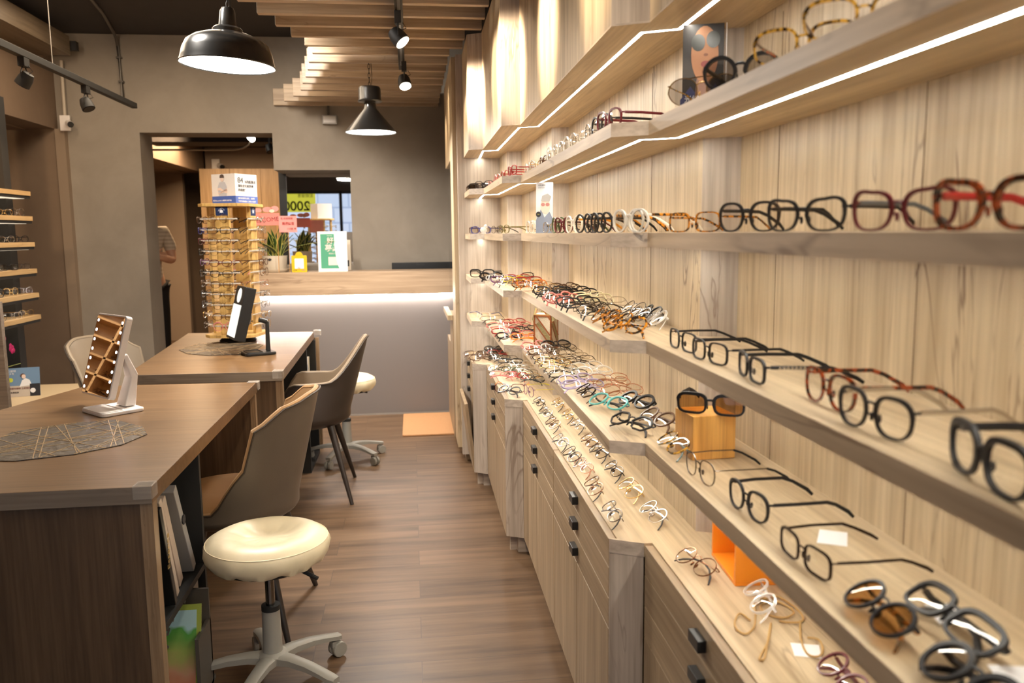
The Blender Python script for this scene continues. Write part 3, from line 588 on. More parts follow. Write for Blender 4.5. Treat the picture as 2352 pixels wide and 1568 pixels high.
    for nm, mb, m in [('frame_front', F, fmat(fk))] + [('lens', q, LM[lens]) for q in lens_mb] + [('temple', q, None) for q in T]:
        mb.xf(M); me = bpy.data.meshes.new(nm); me.from_pydata(mb.v, [], mb.f)
        if mb.mats:
            for k in mb.mats: me.materials.append(k)
            me.polygons.foreach_set('material_index', mb.m)
        else: me.materials.append(m)
        me.polygons.foreach_set('use_smooth', [True] * len(me.polygons)); me.set_sharp_from_angle(angle=R(40)); me.update(); parts.append((nm, me))
    PROTO[key] = parts; return parts
# style -> shape, front, temples, thickness, lens, colour words, decoration
ST = {}
def st(k, *a): ST[k] = a
for c, wds, tk in [('brn', 'brown', 'brn'), ('blk', 'black', 'blk'), ('red', 'red', 'red'), ('blu', 'blue', 'blu'), ('pur', 'purple', 'pur'), ('grn', 'green', 'grn'), ('ora', 'orange', 'ora'), ('yel', 'yellow', 'yel'), ('pnk', 'pink', 'pnk'), ('bur', 'burgundy', 'bur'), ('tor', 'tortoiseshell', 'tor'), ('crm', 'cream', 'crm'), ('wht', 'white', 'wht'), ('cry', 'clear crystal', 'cry'), ('oli', 'olive', 'oli')]:
    for s in ('rect', 'oval', 'round', 'panto', 'cat'): st(c + '_' + s, s, c, tk, 't' if s in ('rect', 'oval') else 'a', 'clear', wds, None)
for c, wds in [('gld', 'thin gold'), ('slv', 'thin silver'), ('gun', 'thin dark metal'), ('brz', 'thin bronze'), ('pkg', 'thin rose-gold'), ('dkm', 'thin near-black wire'), ('lil', 'pale lilac')]:
    for s in ('rect', 'oval', 'round', 'panto'): st(c + '_' + s, s, c, c, 'm' if c != 'lil' else 't', 'clear', wds, None)
st('drk_rect', 'rect', 'dkm', 'blk', 't', 'smoke', 'dark', None); st('drk_sun', 'wide', 'blk', 'brn', 't', 'dark', 'dark-lensed', None); st('gld_sun', 'avi', 'gld', 'toy', 'm', 'smoke', 'gold smoked-lens', None); st('blk_clr', 'round', 'blk', 'blk', 'b', 'smoke', 'thick black', None)
st('tor_brow', 'big', 'toy', 'tod', 'a', 'clear', 'amber tortoiseshell', None); st('tor_sun', 'big', 'toy', 'brn', 'a', 'clear', 'brown tortoiseshell', None); st('tyo_round', 'round', 'blk', 'oran', 'a', 'clear', 'black with orange temples,', None); st('wto_round', 'round', 'wht', 'toa', 'a', 'clear', 'white with tortoiseshell temples,', None)
st('red_cat', 'cat', 'tod', 'red', 'b', 'clear', 'red-brown', None); st('bur_cat', 'cat', 'bur', 'gry', 'a', 'clear', 'burgundy', None); st('blk_gry', 'rect', 'blk', 'gry', 'b', 'clear', 'black with grey temples,', None); st('blk_clr2', 'rect', 'blk', 'blk', 'a', 'clear', 'black', None)
st('toa_round', 'round', 'toa', 'toa', 'a', 'clear', 'amber tortoiseshell', None); st('blk_deco', 'rect', 'blk', 'blk', 'a', 'clear', 'black with silver temple trim,', 'stud'); st('tor_panto2', 'panto', 'tod', 'tod', 'a', 'clear', 'reddish tortoiseshell', None)
st('blk_slv', 'panto', 'blk', 'slv', 'a', 'clear', 'black with silver temples,', None); st('blk_big', 'big', 'blk', 'blk', 'b', 'clear', 'heavy black', None); st('cry_blu', 'rect', 'cry', 'blu', 't', 'clear', 'clear with blue temples,', None); st('blk_sun', 'round', 'blk', 'blk', 'a', 'smoke', 'black smoked-lens', None)
st('blk_metal', 'hexa', 'dkm', 'dkm', 't', 'clear', 'black metal', None); st('teal_rect', 'panto', 'teal', 'blk', 'a', 'clear', 'turquoise', None); st('blk_round2', 'round', 'blk', 'blk', 'b', 'clear', 'thick black', None); st('blk_hex', 'hexa', 'blk', 'blk', 'a', 'clear', 'black', None); st('brn_round2', 'round', 'brn', 'brn', 'a', 'clear', 'brown', None)
st('tor_teal', 'panto', 'toy', 'tea2', 't', 'clear', 'tortoiseshell with teal temples,', None); st('blk_wire', 'rect', 'dkm', 'dkm', 't', 'clear', 'thin black', None); st('blk_amber', 'round', 'blk', 'tor', 'a', 'amber', 'black amber-lensed', None); st('blk_wide', 'wide', 'blk', 'blk', 'b', 'clear', 'heavy black', None)
st('blk_studs', 'round', 'blk', 'blk', 'b', 'smoke', 'black studded', 'stud'); st('drk_oval', 'oval', 'dkm', 'dkm', 't', 'smoke', 'dark', None); st('blk_gry2', 'round', 'gry', 'blk', 'a', 'clear', 'dark grey', None); st('ora_open', 'rect', 'bur', 'ora', 't', 'clear', 'red with orange temples,', None); st('yel_open', 'panto', 'pur', 'yel', 'm', 'clear', 'purple with yellow temples,', None)
st('drk_wire', 'oval', 'dkm', 'dkm', 'm', 'clear', 'thin near-black wire', None); st('gld_brn', 'panto', 'brz', 'gld', 'm', 'clear', 'thin gold-brown', None); st('gun_wire', 'panto', 'dkm', 'dkm', 'm', 'clear', 'thin dark wire', None); st('gld_avi', 'avi', 'gld', 'gld', 'm', 'clear', 'thin gold', 'notip'); st('brn_wire', 'avi', 'brn', 'brn', 't', 'clear', 'brown', None)
def place_glasses(style, state, loc, rz, label, group, rot=None, parent_parts=True):
    s = ST[style]; parts = glasses_parts(s[0], s[1], s[2], s[3], s[4], state, s[6])
    t = thing('pair_of_glasses', label, 'glasses', loc, rz, group, rot=rot)
    for nm, me in parts:
        o = bpy.data.objects.new(nm, me); COL.objects.link(o); o.parent = t
    return t
ROWS = [["S1", 0.363, 4.56, 60, "brn_rect", "o", 0],
        ["S1", 0.363, 4.475, 60, "drk_rect", "o", 0],
        ["S1", 0.371, 4.393, 55, "drk_sun", "o", 0],
        ["S1", 0.369, 4.179, 40, "blk_rect", "o", 0],
        ["S1", 0.408, 4.16, 10, "pnk_oval", "o", 0],
        ["S1", 0.406, 3.886, 8, "pnk_round", "o", 0],
        ["S1", 0.398, 3.506, 5, "red_oval", "o", 0],
        ["S1", 0.396, 3.246, 5, "red_rect", "o", 0],
        ["S1", 0.461, 3.245, 10, "cry_round", "o", 0],
        ["S1", 0.46, 3.17, 5, "cry_round", "o", 0],
        ["S1", 0.459, 3.004, 15, "gld_oval", "o", 0],
        ["S1", 0.457, 2.844, 5, "brn_oval", "o", 0],
        ["S1", 0.456, 2.738, 5, "slv_rect", "o", 0],
        ["S1", 0.455, 2.629, 10, "cry_round", "o", 0],
        ["S1", 0.454, 2.521, 10, "cry_panto", "o", 0],
        ["S1", 0.453, 2.422, 8, "slv_round", "o", 0],
        ["S1", 0.452, 2.331, 12, "cry_round", "o", 0],
        ["S1", 0.45, 2.22, 14, "slv_round", "o", 0],
        ["S1", 0.449, 2.043, 10, "gun_round", "o", 0],
        ["S1", 0.448, 1.939, 12, "blk_round", "o", 0],
        ["S1", 0.441, 1.84, 8, "bur_panto", "o", 0],
        ["S1", 0.517, 1.445, 48, "gld_sun", "o", 0],
        ["S1", 0.52, 1.281, 55, "blk_clr", "o", 0],
        ["S1", 0.523, 1.077, 50, "tor_brow", "o", 0],
        ["S1", 0.527, 0.934, 60, "tor_sun", "o", 0],
        ["S2", 0.374, 4.56, 60, "brn_rect", "o", 0],
        ["S2", 0.374, 4.475, 50, "blu_rect", "o", 0],
        ["S2", 0.371, 4.409, 55, "blu_oval", "o", 0],
        ["S2", 0.417, 4.043, 20, "gun_oval", "o", 0],
        ["S2", 0.415, 3.712, 15, "oli_oval", "o", 0],
        ["S2", 0.471, 3.245, 15, "cry_round", "o", 0],
        ["S2", 0.47, 3.12, 15, "cry_round", "o", 0],
        ["S2", 0.468, 2.962, 12, "cry_panto", "o", 0],
        ["S2", 0.461, 2.739, 14, "slv_oval", "o", 0],
        ["S2", 0.459, 2.571, 14, "grn_round", "o", 0],
        ["S2", 0.458, 2.483, 16, "bur_panto", "o", 0],
        ["S2", 0.456, 2.312, 14, "wht_round", "o", 0],
        ["S2", 0.455, 2.131, 14, "tyo_round", "o", 0],
        ["S2", 0.454, 2.039, 12, "blk_round", "o", 0],
        ["S2", 0.453, 1.959, 14, "blk_round", "o", 0],
        ["S2", 0.45, 1.697, 18, "wht_round", "o", 0],
        ["S2", 0.45, 1.681, 20, "wto_round", "o", 0],
        ["S2", 0.528, 1.514, 30, "tor_rect", "o", 0],
        ["S2", 0.53, 1.265, 25, "blk_panto", "o", 0],
        ["S2", 0.528, 1.073, 18, "blk_cat", "o", 0],
        ["S2", 0.516, 0.831, 14, "bur_cat", "o", 0],
        ["S2", 0.514, 0.688, 12, "red_cat", "o", 0],
        ["S3", 0.36, 4.25, 60, "blk_gry", "o", 0],
        ["S3", 0.371, 3.823, 114, "blk_clr", "f", 0],
        ["S3", 0.392, 3.673, 104, "cry_rect", "f", 0],
        ["S3", 0.4, 3.538, 104, "pur_rect", "f", 0],
        ["S3", 0.401, 3.385, 114, "slv_rect", "f", 0],
        ["S3", 0.44, 3.526, 118, "yel_oval", "f", 0],
        ["S3", 0.475, 3.682, 104, "red_oval", "f", 0],
        ["S3", 0.481, 3.578, 122, "slv_oval", "f", 0],
        ["S3", 0.488, 3.449, 104, "red_rect", "f", 0],
        ["S3", 0.472, 3.224, 108, "ora_rect", "f", 0],
        ["S3", 0.45, 3.196, 104, "tor_rect", "f", 0],
        ["S3", 0.573, 3.833, 108, "blk_rect", "f", 0],
        ["S3", 0.492, 3.089, 122, "slv_oval", "f", 0],
        ["S3", 0.486, 2.949, 118, "gld_oval", "f", 0],
        ["S3", 0.476, 2.801, 104, "blk_rect", "f", 0],
        ["S3", 0.47, 2.648, 114, "blk_rect", "f", 0],
        ["S3", 0.559, 2.998, 114, "brn_oval", "f", 0],
        ["S3", 0.561, 2.906, 122, "brn_oval", "f", 0],
        ["S3", 0.552, 2.781, 104, "blk_oval", "f", 0],
        ["S3", 0.552, 2.663, 104, "blk_rect", "f", 0],
        ["S3", 0.453, 2.513, 122, "pnk_round", "f", 0],
        ["S3", 0.464, 2.446, 122, "pnk_oval", "f", 0],
        ["S3", 0.472, 2.353, 114, "blk_rect", "f", 0],
        ["S3", 0.478, 2.294, 114, "blk_rect", "f", 0],
        ["S3", 0.548, 2.522, 114, "crm_rect", "f", 0],
        ["S3", 0.545, 2.425, 104, "crm_rect", "f", 0],
        ["S3", 0.476, 2.139, 122, "gun_rect", "f", 0],
        ["S3", 0.479, 2.068, 108, "gun_rect", "f", 0],
        ["S3", 0.559, 2.303, 108, "slv_rect", "f", 0],
        ["S3", 0.461, 1.925, 7.3, "tor_panto", "f", 0],
        ["S3", 0.476, 1.854, 5.5, "tor_round", "f", 0],
        ["S3", 0.46, 1.744, 36.6, "toa_round", "f", 0],
        ["S3", 0.587, 2.132, 10.7, "gun_round", "f", 0],
        ["S3", 0.558, 1.974, 7.3, "gun_round", "f", 0],
        ["S3", 0.575, 1.885, -2.8, "cry_round", "f", 0],
        ["S3", 0.587, 1.978, 5.3, "blk_round", "f", 0],
        ["S3", 0.51, 1.518, 1.2, "blk_rect", "o", 0],
        ["S3", 0.508, 1.369, 6.1, "blk_rect", "o", 0],
        ["S3", 0.51, 1.195, -4.6, "blk_deco", "o", 0],
        ["S3", 0.528, 0.989, 2.9, "tor_panto2", "o", 0],
        ["S3", 0.507, 0.849, 4.8, "blk_slv", "o", 0],
        ["S3", 0.499, 0.656, -7.5, "blk_big", "o", 0],
        ["S4", 0.345, 4.291, 60, "cry_blu", "o", 0],
        ["S4", 0.393, 4.061, 106, "gun_rect", "f", 0],
        ["S4", 0.401, 3.88, 95, "gun_rect", "f", 0],
        ["S4", 0.399, 3.751, 100, "pnk_rect", "f", 0],
        ["S4", 0.398, 3.631, 112, "cry_rect", "f", 0],
        ["S4", 0.4, 3.517, 100, "red_rect", "f", 0],
        ["S4", 0.396, 3.367, 112, "blk_round", "f", 0],
        ["S4", 0.485, 3.9, 118, "red_oval", "f", 0],
        ["S4", 0.485, 3.769, 95, "pnk_oval", "f", 0],
        ["S4", 0.483, 3.663, 118, "gun_oval", "f", 0],
        ["S4", 0.495, 3.577, 118, "blk_rect", "f", 0],
        ["S4", 0.448, 3.4, 118, "pnk_rect", "f", 0],
        ["S4", 0.458, 3.311, 95, "ora_rect", "f", 0],
        ["S4", 0.455, 3.051, 118, "pnk_round", "f", 0],
        ["S4", 0.457, 2.958, 106, "cry_round", "f", 0],
        ["S4", 0.463, 2.879, 112, "brn_oval", "f", 0],
        ["S4", 0.538, 3.059, 100, "blk_sun", "f", 0],
        ["S4", 0.545, 2.963, 100, "gun_round", "f", 0],
        ["S4", 0.542, 2.832, 106, "slv_round", "f", 0],
        ["S4", 0.542, 2.73, 118, "slv_rect", "f", 0],
        ["S4", 0.543, 2.663, 106, "gun_rect", "f", 0],
        ["S4", 0.453, 2.767, 112, "gun_round", "f", 0],
        ["S4", 0.455, 2.68, 118, "gld_oval", "f", 0],
        ["S4", 0.456, 2.589, 112, "gld_oval", "f", 0],
        ["S4", 0.455, 2.488, 118, "slv_oval", "f", 0],
        ["S4", 0.459, 2.401, 95, "gun_oval", "f", 0],
        ["S4", 0.464, 2.312, 118, "lil_oval", "f", 0],
        ["S4", 0.466, 2.223, 95, "lil_oval", "f", 0],
        ["S4", 0.544, 2.53, 112, "cry_oval", "f", 0],
        ["S4", 0.546, 2.431, 95, "cry_round", "f", 0],
        ["S4", 0.559, 2.309, 95, "pkg_oval", "f", 0],
        ["S4", 0.557, 2.24, 118, "pkg_oval", "f", 0],
        ["S4", 0.557, 2.131, 95, "pkg_round", "f", 0],
        ["S4", 0.459, 2.137, -4.4, "blk_metal", "f", 0],
        ["S4", 0.481, 1.982, 26.2, "teal_rect", "f", 0],
        ["S4", 0.556, 1.988, 21.9, "blk_round2", "f", 0],
        ["S4", 0.481, 1.76, 25.9, "blk_hex", "f", 0],
        ["S4", 0.552, 1.796, 12.1, "brn_round2", "f", 0],
        ["S4", 0.516, 1.567, -2.2, "tor_teal", "f", 0],
        ["S4", 0.504, 1.392, 2.2, "gun_panto", "o", 0],
        ["S4", 0.515, 1.203, 1.6, "blk_panto", "o", 0],
        ["S4", 0.508, 1.0, 4.4, "blk_wire", "o", 0],
        ["S4", 0.514, 0.823, -6.0, "blk_amber", "f", 0],
        ["S4", 0.577, 0.788, -6.1, "blk_wide", "f", 0],
        ["S4", 0.519, 0.668, -3.9, "blk_studs", "f", 0],
        ["C", 0.33, 4.39, 70, "brn_rect", "f", 0],
        ["C", 0.387, 4.305, 60, "brn_rect", "f", 0],
        ["C", 0.346, 4.244, 120, "brn_wire", "f", 0],
        ["C", 0.391, 4.376, 70, "drk_oval", "f", 0],
        ["C", 0.45, 4.56, 80, "blk_sun", "f", 0],
        ["C", 0.46, 4.475, 70, "blk_round", "f", 0],
        ["C", 0.459, 4.395, 70, "red_rect", "f", 0],
        ["C", 0.443, 4.226, 50, "blk_rect", "f", 0],
        ["C", 0.469, 4.191, 80, "gun_rect", "f", 0],
        ["C", 0.483, 4.086, 70, "blk_rect", "f", 0],
        ["C", 0.447, 3.943, 60, "gun_round", "f", 0],
        ["C", 0.41, 3.859, 60, "gun_rect", "f", 0],
        ["C", 0.46, 3.825, 40, "grn_rect", "f", 0],
        ["C", 0.465, 3.668, 40, "red_rect", "f", 0],
        ["C", 0.403, 3.703, 60, "pnk_rect", "f", 0],
        ["C", 0.527, 4.008, 60, "cry_oval", "f", 0],
        ["C", 0.524, 3.876, 60, "slv_oval", "f", 0],
        ["C", 0.517, 3.753, 50, "slv_rect", "f", 0],
        ["C", 0.516, 3.659, 50, "gld_oval", "f", 0],
        ["C", 0.523, 3.568, 50, "blk_rect", "f", 0],
        ["C", 0.389, 3.327, 40, "blk_gry2", "f", 0],
        ["C", 0.397, 3.393, 75, "ora_open", "o", 0],
        ["C", 0.464, 3.314, 14.8, "yel_open", "o", 0],
        ["C", 0.475, 3.074, 3.0, "drk_wire", "f", 0],
        ["C", 0.471, 2.886, 0.9, "gun_oval", "f", 0],
        ["C", 0.467, 2.712, 1.2, "gld_brn", "f", 0],
        ["C", 0.45, 2.473, 0.0, "slv_oval", "f", 0],
        ["C", 0.454, 2.309, 4.1, "gun_wire", "f", 0],
        ["C", 0.463, 2.186, 0.6, "pkg_oval", "f", 0],
        ["C", 0.451, 2.002, -5.2, "gld_brn", "f", 0],
        ["C", 0.45, 1.804, -2.7, "gun_oval", "f", 0],
        ["C", 0.542, 3.035, 1.4, "gld_oval", "f", 0],
        ["C", 0.542, 2.834, 1.7, "gld_oval", "f", 0],
        ["C", 0.547, 2.679, -2.7, "slv_oval", "f", 0],
        ["C", 0.54, 2.463, 1.8, "gld_brn", "f", 0],
        ["C", 0.541, 2.332, 4.4, "gun_wire", "f", 0],
        ["C", 0.539, 2.142, 0.0, "drk_wire", "f", 0],
        ["C", 0.538, 1.969, -1.8, "gld_avi", "f", 0],
        ["C", 0.544, 1.788, 0.8, "slv_round", "f", 0],
        ["C", 0.542, 1.494, 12.4, "brz_round", "f", 0],
        ["C", 0.601, 1.327, -11.2, "cry_round", "f", 0],
        ["C", 0.608, 1.056, -3.6, "bur_round", "f", 0]]
SN = dict(S1='top shelf', S2='eye-level shelf', S3='shelf below eye level', S4='lowest shelf', C='wooden worktop')
seen = {}; cnt = {}
for r in sorted(ROWS, key=lambda r: (r[0], -r[2])):
    s, x, y, back, style, state, lift = r
    cnt[s] = cnt.get(s, 0) + 1; n = cnt[s]
    sv = ST[style]; word = sv[5] + ' ' + SH[sv[0]][3]
    kk = (s, word, state); seen.setdefault(kk, []).append((r, n))
for kk, lst in seen.items():
    s, word, state = kk
    for i, (r, n) in enumerate(lst):
        _, x, y, back, style, st_, lift = r
        how = 'glasses standing open on the ' if st_ == 'o' else 'folded glasses on the '
        if s in ('S3', 'S4', 'C') and st_ == 'o': how = 'open glasses on the '
        lab = word + ' ' + how + SN[s]
        if len(lst) > 1: lab += ', ' + (ORD[i] + ' such from far end' if i < len(lst) - 1 or len(lst) > 40 else 'nearest such')
        while len(lab.split()) > 16: lab = lab.replace('shelf below eye level', 'middle shelf').replace('standing ', '').replace(' such from', ' from') if len(lab.split()) > 16 and 'shelf below' in lab or 'standing' in lab or ' such from' in lab else ' '.join(lab.split()[:16])
        stt = st_
        if st_ == 'f' and s == 'S3': stt = 'c'
        place_glasses(style, stt, (x, y, Z[s] + .0004 + lift), R(back - 90 + random.uniform(-4, 4)), lab, {'S1': 'frames standing on the top shelf', 'S2': 'frames standing on the eye-level shelf', 'S3': 'frames on the shelf below eye level', 'S4': 'frames on the lowest shelf', 'C': 'frames on the oak worktop'}[s])
# ================================================================ OTHER THINGS ON THE DISPLAY WALL
honey = wood('honey_wood', 'z', (.72, .38, .10), (.60, .29, .065), (.35, .15, .03), sc=2, crack=.05, rough=.35)
t = thing('wood_block', 'honey-coloured wooden cube on the lowest shelf with glasses on top', 'block', (.578, 1.562, Z['S4'] + .0005), R(4))
MB().box(-.045, .045, -.045, .045, 0, .088).build('cube', honey, t, bevel=.0015)
st('blk_ontop', 'rect', 'blk', 'blk', 'b', 'amber', 'black', None)
place_glasses('blk_ontop', 'o', (.573, 1.522, Z['S4'] + .089), R(-34), 'black wide glasses perched on the honey-coloured wooden cube', None)
t = thing('patterned_block', 'tall brown-framed block with diagonal sand-filled stripes on the lowest shelf', 'ornament', (.512, 3.135, Z['S4'] + .0005), R(-31))
frame_w = mat('reddish_wood', (.30, .09, .025), .45); sand_a = mat('pale_grit', (.62, .52, .38), .9, noise=.35, nscale=400, bump=.5); sand_b = mat('olive_grit', (.32, .26, .12), .9, noise=.5, nscale=400, bump=.5)
s = .037; h = .135; MB().box(-s + .002, s - .002, -s + .002, s - .002, .002, h - .004).build('core', sand_a, t)
MB().box(-s, s, -s, s, h - .003, h).build('top', wood('pale_block_top', 'x', (.7, .45, .2), (.6, .36, .15), (.3, .15, .05)), t)
fm = MB(); sb = MB()
for k in range(4):
    M = Matrix.Rotation(k * math.pi / 2, 4, 'Z'); n0 = len(fm.v)
    fm.box(-s, -s + .006, -s, -s + .0025, 0, h - .003).box(s - .006, s, -s, -s + .0025, 0, h - .003).box(-s, s, -s, -s + .0025, 0, .006).box(-s, s, -s, -s + .0025, h - .009, h - .003)
    ax = Vector((.86, 0, -1.1)).normalized(); az = Vector((0, 1, 0)).cross(ax)
    for j, z in enumerate((.022, .058, .094, .128)):
        L_ = .050 if j in (1, 2) else .03
        c = Vector((0 if j in (1, 2) else (-.02 if j == 0 else .022), -s + .0014, z if j != 0 else .03))
        fm.obox(c, ax, Vector((0, 1, 0)), az, L_, .0012, .0025)
        if j in (1, 3): sb.xf(Matrix.Identity(4)); n1 = len(sb.v); sb.obox(c + az * -.0095, ax, Vector((0, 1, 0)), az, L_ * .93, .0008, .008); sb.xf(M, n1)
    fm.xf(M, n0)
sb.build('grit_stripe', sand_b, t); fm.build('lattice', frame_w, t)
t = thing('orange_box', 'bright orange open-fronted box standing on the worktop by the wall', 'box', (.598, 1.50, Z['C'] + .0005), R(-4))
om = mat('orange_paint', (.85, .26, .012), .45)
MB().box(0, .085, -.077, .077, 0, .008).box(0, .085, -.077, .077, .132, .14).box(0, .085, -.077, -.068, .008, .132).box(0, .085, .068, .077, .008, .132).box(.078, .085, -.068, .068, .008, .132).build('shell', om, t, bevel=.0008)
skin_a = mat('printed_skin', (.75, .42, .24), .5); skin_b = mat('printed_pale_skin', (.80, .62, .52), .5); paper = mat('printed_white', (.84, .84, .85), .45); ink = mat('printed_black', (.02, .02, .025), .5); navy = mat('printed_navy', (.03, .045, .16), .5); lipm = mat('printed_lips', (.26, .06, .05), .5)
def curved(mb, w, h, lean=.12, bow=.006):
    mb.v = [(x, y + lean * (h - z) * 0 + (z / h) ** 2 * bow + z * lean, z) for x, y, z in mb.v]; return mb
def card(t, w, h, m, lean=.1, bow=.005):
    n = 10; P = [[(-w / 2 + w * j / 4, 0, h * i / n) for j in range(5)] for i in range(n + 1)]; Q = [[(x, .0018, z) for x, _, z in r_] for r_ in P]
    mb = MB().grid(P).grid([r_[::-1] for r_ in Q]); curved(mb, w, h, lean, bow); return mb.build('card', m, t)
def deco(t, pts, m, lay, h, lean=.1, bow=.005, nm='printed_shape'):
    mb = flat(pts, nm, m, t, .0003); mb.v = [(x, y - .0004 * lay, z) for x, y, z in mb.v]; curved(mb, 1, h, lean, bow); return mb.build(nm, m, t)
W_, H_ = .080, .186
t = thing('poster_card', 'dark poster of a face in sunglasses standing on the top shelf', 'poster', (.588, 1.64, Z['S1'] + .0005), R(-19))
card(t, W_, H_, mat('poster_dark', (.022, .017, .015), .45), .03, .0)
q = lambda *a, **k: deco(t, *a, h=H_, lean=.03, bow=0, **k)
q([(-.044, 0), (.044, 0), (.044, .042), (.024, .070), (.012, .050), (-.012, .050), (-.024, .066), (-.044, .040)], navy, 1, nm='blue_jacket'); q([(-.017, .032), (.016, .032), (.014, .08), (-.012, .08)], mat('printed_dark_skin', (.20, .10, .07), .5), 2, nm='neck')
q([(.003 + x * .95, z) for x, z in disc(0, .127, .028, .055, 26)], mat('printed_face_skin', (.36, .16, .075), .5), 3, nm='face'); q([(-.026, .150), (.034, .150), (.034, .186), (-.026, .186)], mat('printed_hair', (.04, .02, .015), .5), 4, nm='hair') if False else None
q(disc(-.010, .150, .0135, .0165, 20), mat('printed_grey_lens', (.045, .045, .04), .3), 5, nm='sunglass_lens'); q(disc(.019, .155, .0135, .0165, 20), bpy.data.materials['printed_grey_lens'], 5, nm='sunglass_lens')
q(disc(.005, .126, .0045, .003, 12), mat('printed_nose_shadow', (.20, .08, .04), .5), 5, nm='nose'); q(disc(.005, .108, .0095, .0065, 16), lipm, 5, nm='lips'); q([(.044, 0), (.0455, 0), (.0455, H_), (.044, H_)], paper, 1, nm='white_edge')
text('光線', .015, paper, t, (-.036, -.003, .035), (R(90 - 2), 0, 0)); text('追夢紅', .014, paper, t, (-.022, -.003, .019), (R(90 - 2), 0, 0))
t = thing('poster_card', 'white curling poster of a man in glasses standing on the eye-level shelf', 'poster', (.470, 2.90, Z['S2'] + .0005), R(-13))
H_ = .178; card(t, .060, H_, paper, .05, .012)
q = lambda *a, **k: deco(t, *a, h=H_, lean=.05, bow=.012, **k)
q([(-.030, .0), (.030, 0), (.030, .05), (.018, .075), (0, .055), (-.012, .085), (-.030, .045)], mat('printed_blue_grey', (.25, .30, .42), .5), 1, nm='coat'); q(disc(.003, .094, .017, .027, 22), skin_b, 2, nm='face'); q([(-.012, .112), (.018, .110), (.024, .128), (.012, .138), (-.008, .130)], mat('printed_grey_hair', (.45, .42, .40), .5), 3, nm='hair')
for s_ in (-1, 1): q(disc(.003 + s_ * .008, .100, .007, .006, 14), mat('printed_red_rim', (.5, .2, .18), .5) if s_ < 0 else bpy.data.materials['printed_red_rim'], 3, nm='printed_glasses')
q(disc(-.021, .066, .009, .010, 18), ink, 3, nm='black_badge'); text('ZEISS', .0035, mat('printed_yellow', (.7, .7, .1), .5), t, (-.021, .001, .065), (R(86), 0, 0), align='CENTER'); text('定制鏡片', .0065, ink, t, (-.022, .014, .165), (R(82), 0, 0)); text('SMART LENS', .004, ink, t, (-.022, .013, .157), (R(82), 0, 0))
text('■', .012, ink, t, (.008, -.001, .022), (R(88), 0, 0))
def slip(pts, z, lab):
    c = (sum(p[0] for p in pts) / 4, sum(p[1] for p in pts) / 4); o = MB().prism([(x - c[0], y - c[1]) for x, y in pts], 0, .0006).build('paper_label', paper, loc=(c[0], c[1], z + .0003)); tag(o, lab, 'label')
slip([[.598, 1.204], [.640, 1.190], [.624, 1.150], [.586, 1.164]], Z['C'], 'white paper label on the worktop beside the cord')
slip([[.598, 1.124], [.632, 1.105], [.604, 1.055], [.568, 1.074]], Z['S4'], 'white paper label on the lowest shelf between thin black glasses')
slip([[.600, .871], [.632, .867], [.622, .818], [.586, .822]], Z['S4'], 'white paper label under the heavy black folded glasses'); slip([[.578, .732], [.62, .722], [.60, .675], [.563, .685]], Z['S4'], 'white paper label at the bottom right corner')
cord_m = mat('tan_cord', (.50, .31, .11), .6)
def smooth_path(P, n=6):
    P = [Vector(p) for p in P]; out = []
    for i in range(len(P) - 1):
        a, b, c, d = P[max(i - 1, 0)], P[i], P[i + 1], P[min(i + 2, len(P) - 1)]
        for k in range(n): u = k / n; out.append(.5 * ((2 * b) + (c - a) * u + (2 * a - 5 * b + 4 * c - d) * u * u + (3 * b - a - 3 * c + d) * u ** 3))
    return out + [P[-1]]
cb = MB(); z = Z['C'] + .0025
for P in ([[.564, 1.286], [.555, 1.308], [.537, 1.286], [.527, 1.255], [.536, 1.239], [.559, 1.258], [.585, 1.312], [.597, 1.345]], [[.594, 1.269], [.564, 1.212], [.536, 1.174], [.524, 1.155], [.534, 1.16], [.556, 1.199], [.590, 1.262]],
          [[.599, 1.344], [.645, 1.365], [.66, 1.335], [.66, 1.292], [.65, 1.269], [.627, 1.264], [.612, 1.275]], [[.647, 1.27], [.617, 1.205], [.607, 1.163], [.619, 1.151], [.638, 1.173], [.645, 1.201], [.632, 1.213]],
          [[.60, 1.34], [.62, 1.36], [.645, 1.34], [.65, 1.30], [.625, 1.285], [.60, 1.30], [.605, 1.335], [.635, 1.345], [.655, 1.315]]):
    cb.tube(smooth_path([(x - .6, y - 1.27, .0015 * (i % 2)) for i, (x, y) in enumerate(P)]), .0017, 6)
o = cb.build('glasses_cord', cord_m, loc=(.6, 1.27, z), smooth=True); tag(o, 'tangled tan glasses cord on the worktop beside clear folded glasses', 'cord')
ob = MB().ell((0, 0, .018), .018, .014, .018, 10, 6).ell((.012, 0, .036), .011, .01, .011, 10, 6).box(-.012, .012, -.01, .01, 0, .004).build('glass_figurine', FC.get('cry') or fmat('cry'), loc=(.375, 4.28, Z['S2'] + .0005), smooth=True); tag(ob, 'tiny sparkling crystal figurine at the far end of the eye-level shelf', 'figurine')
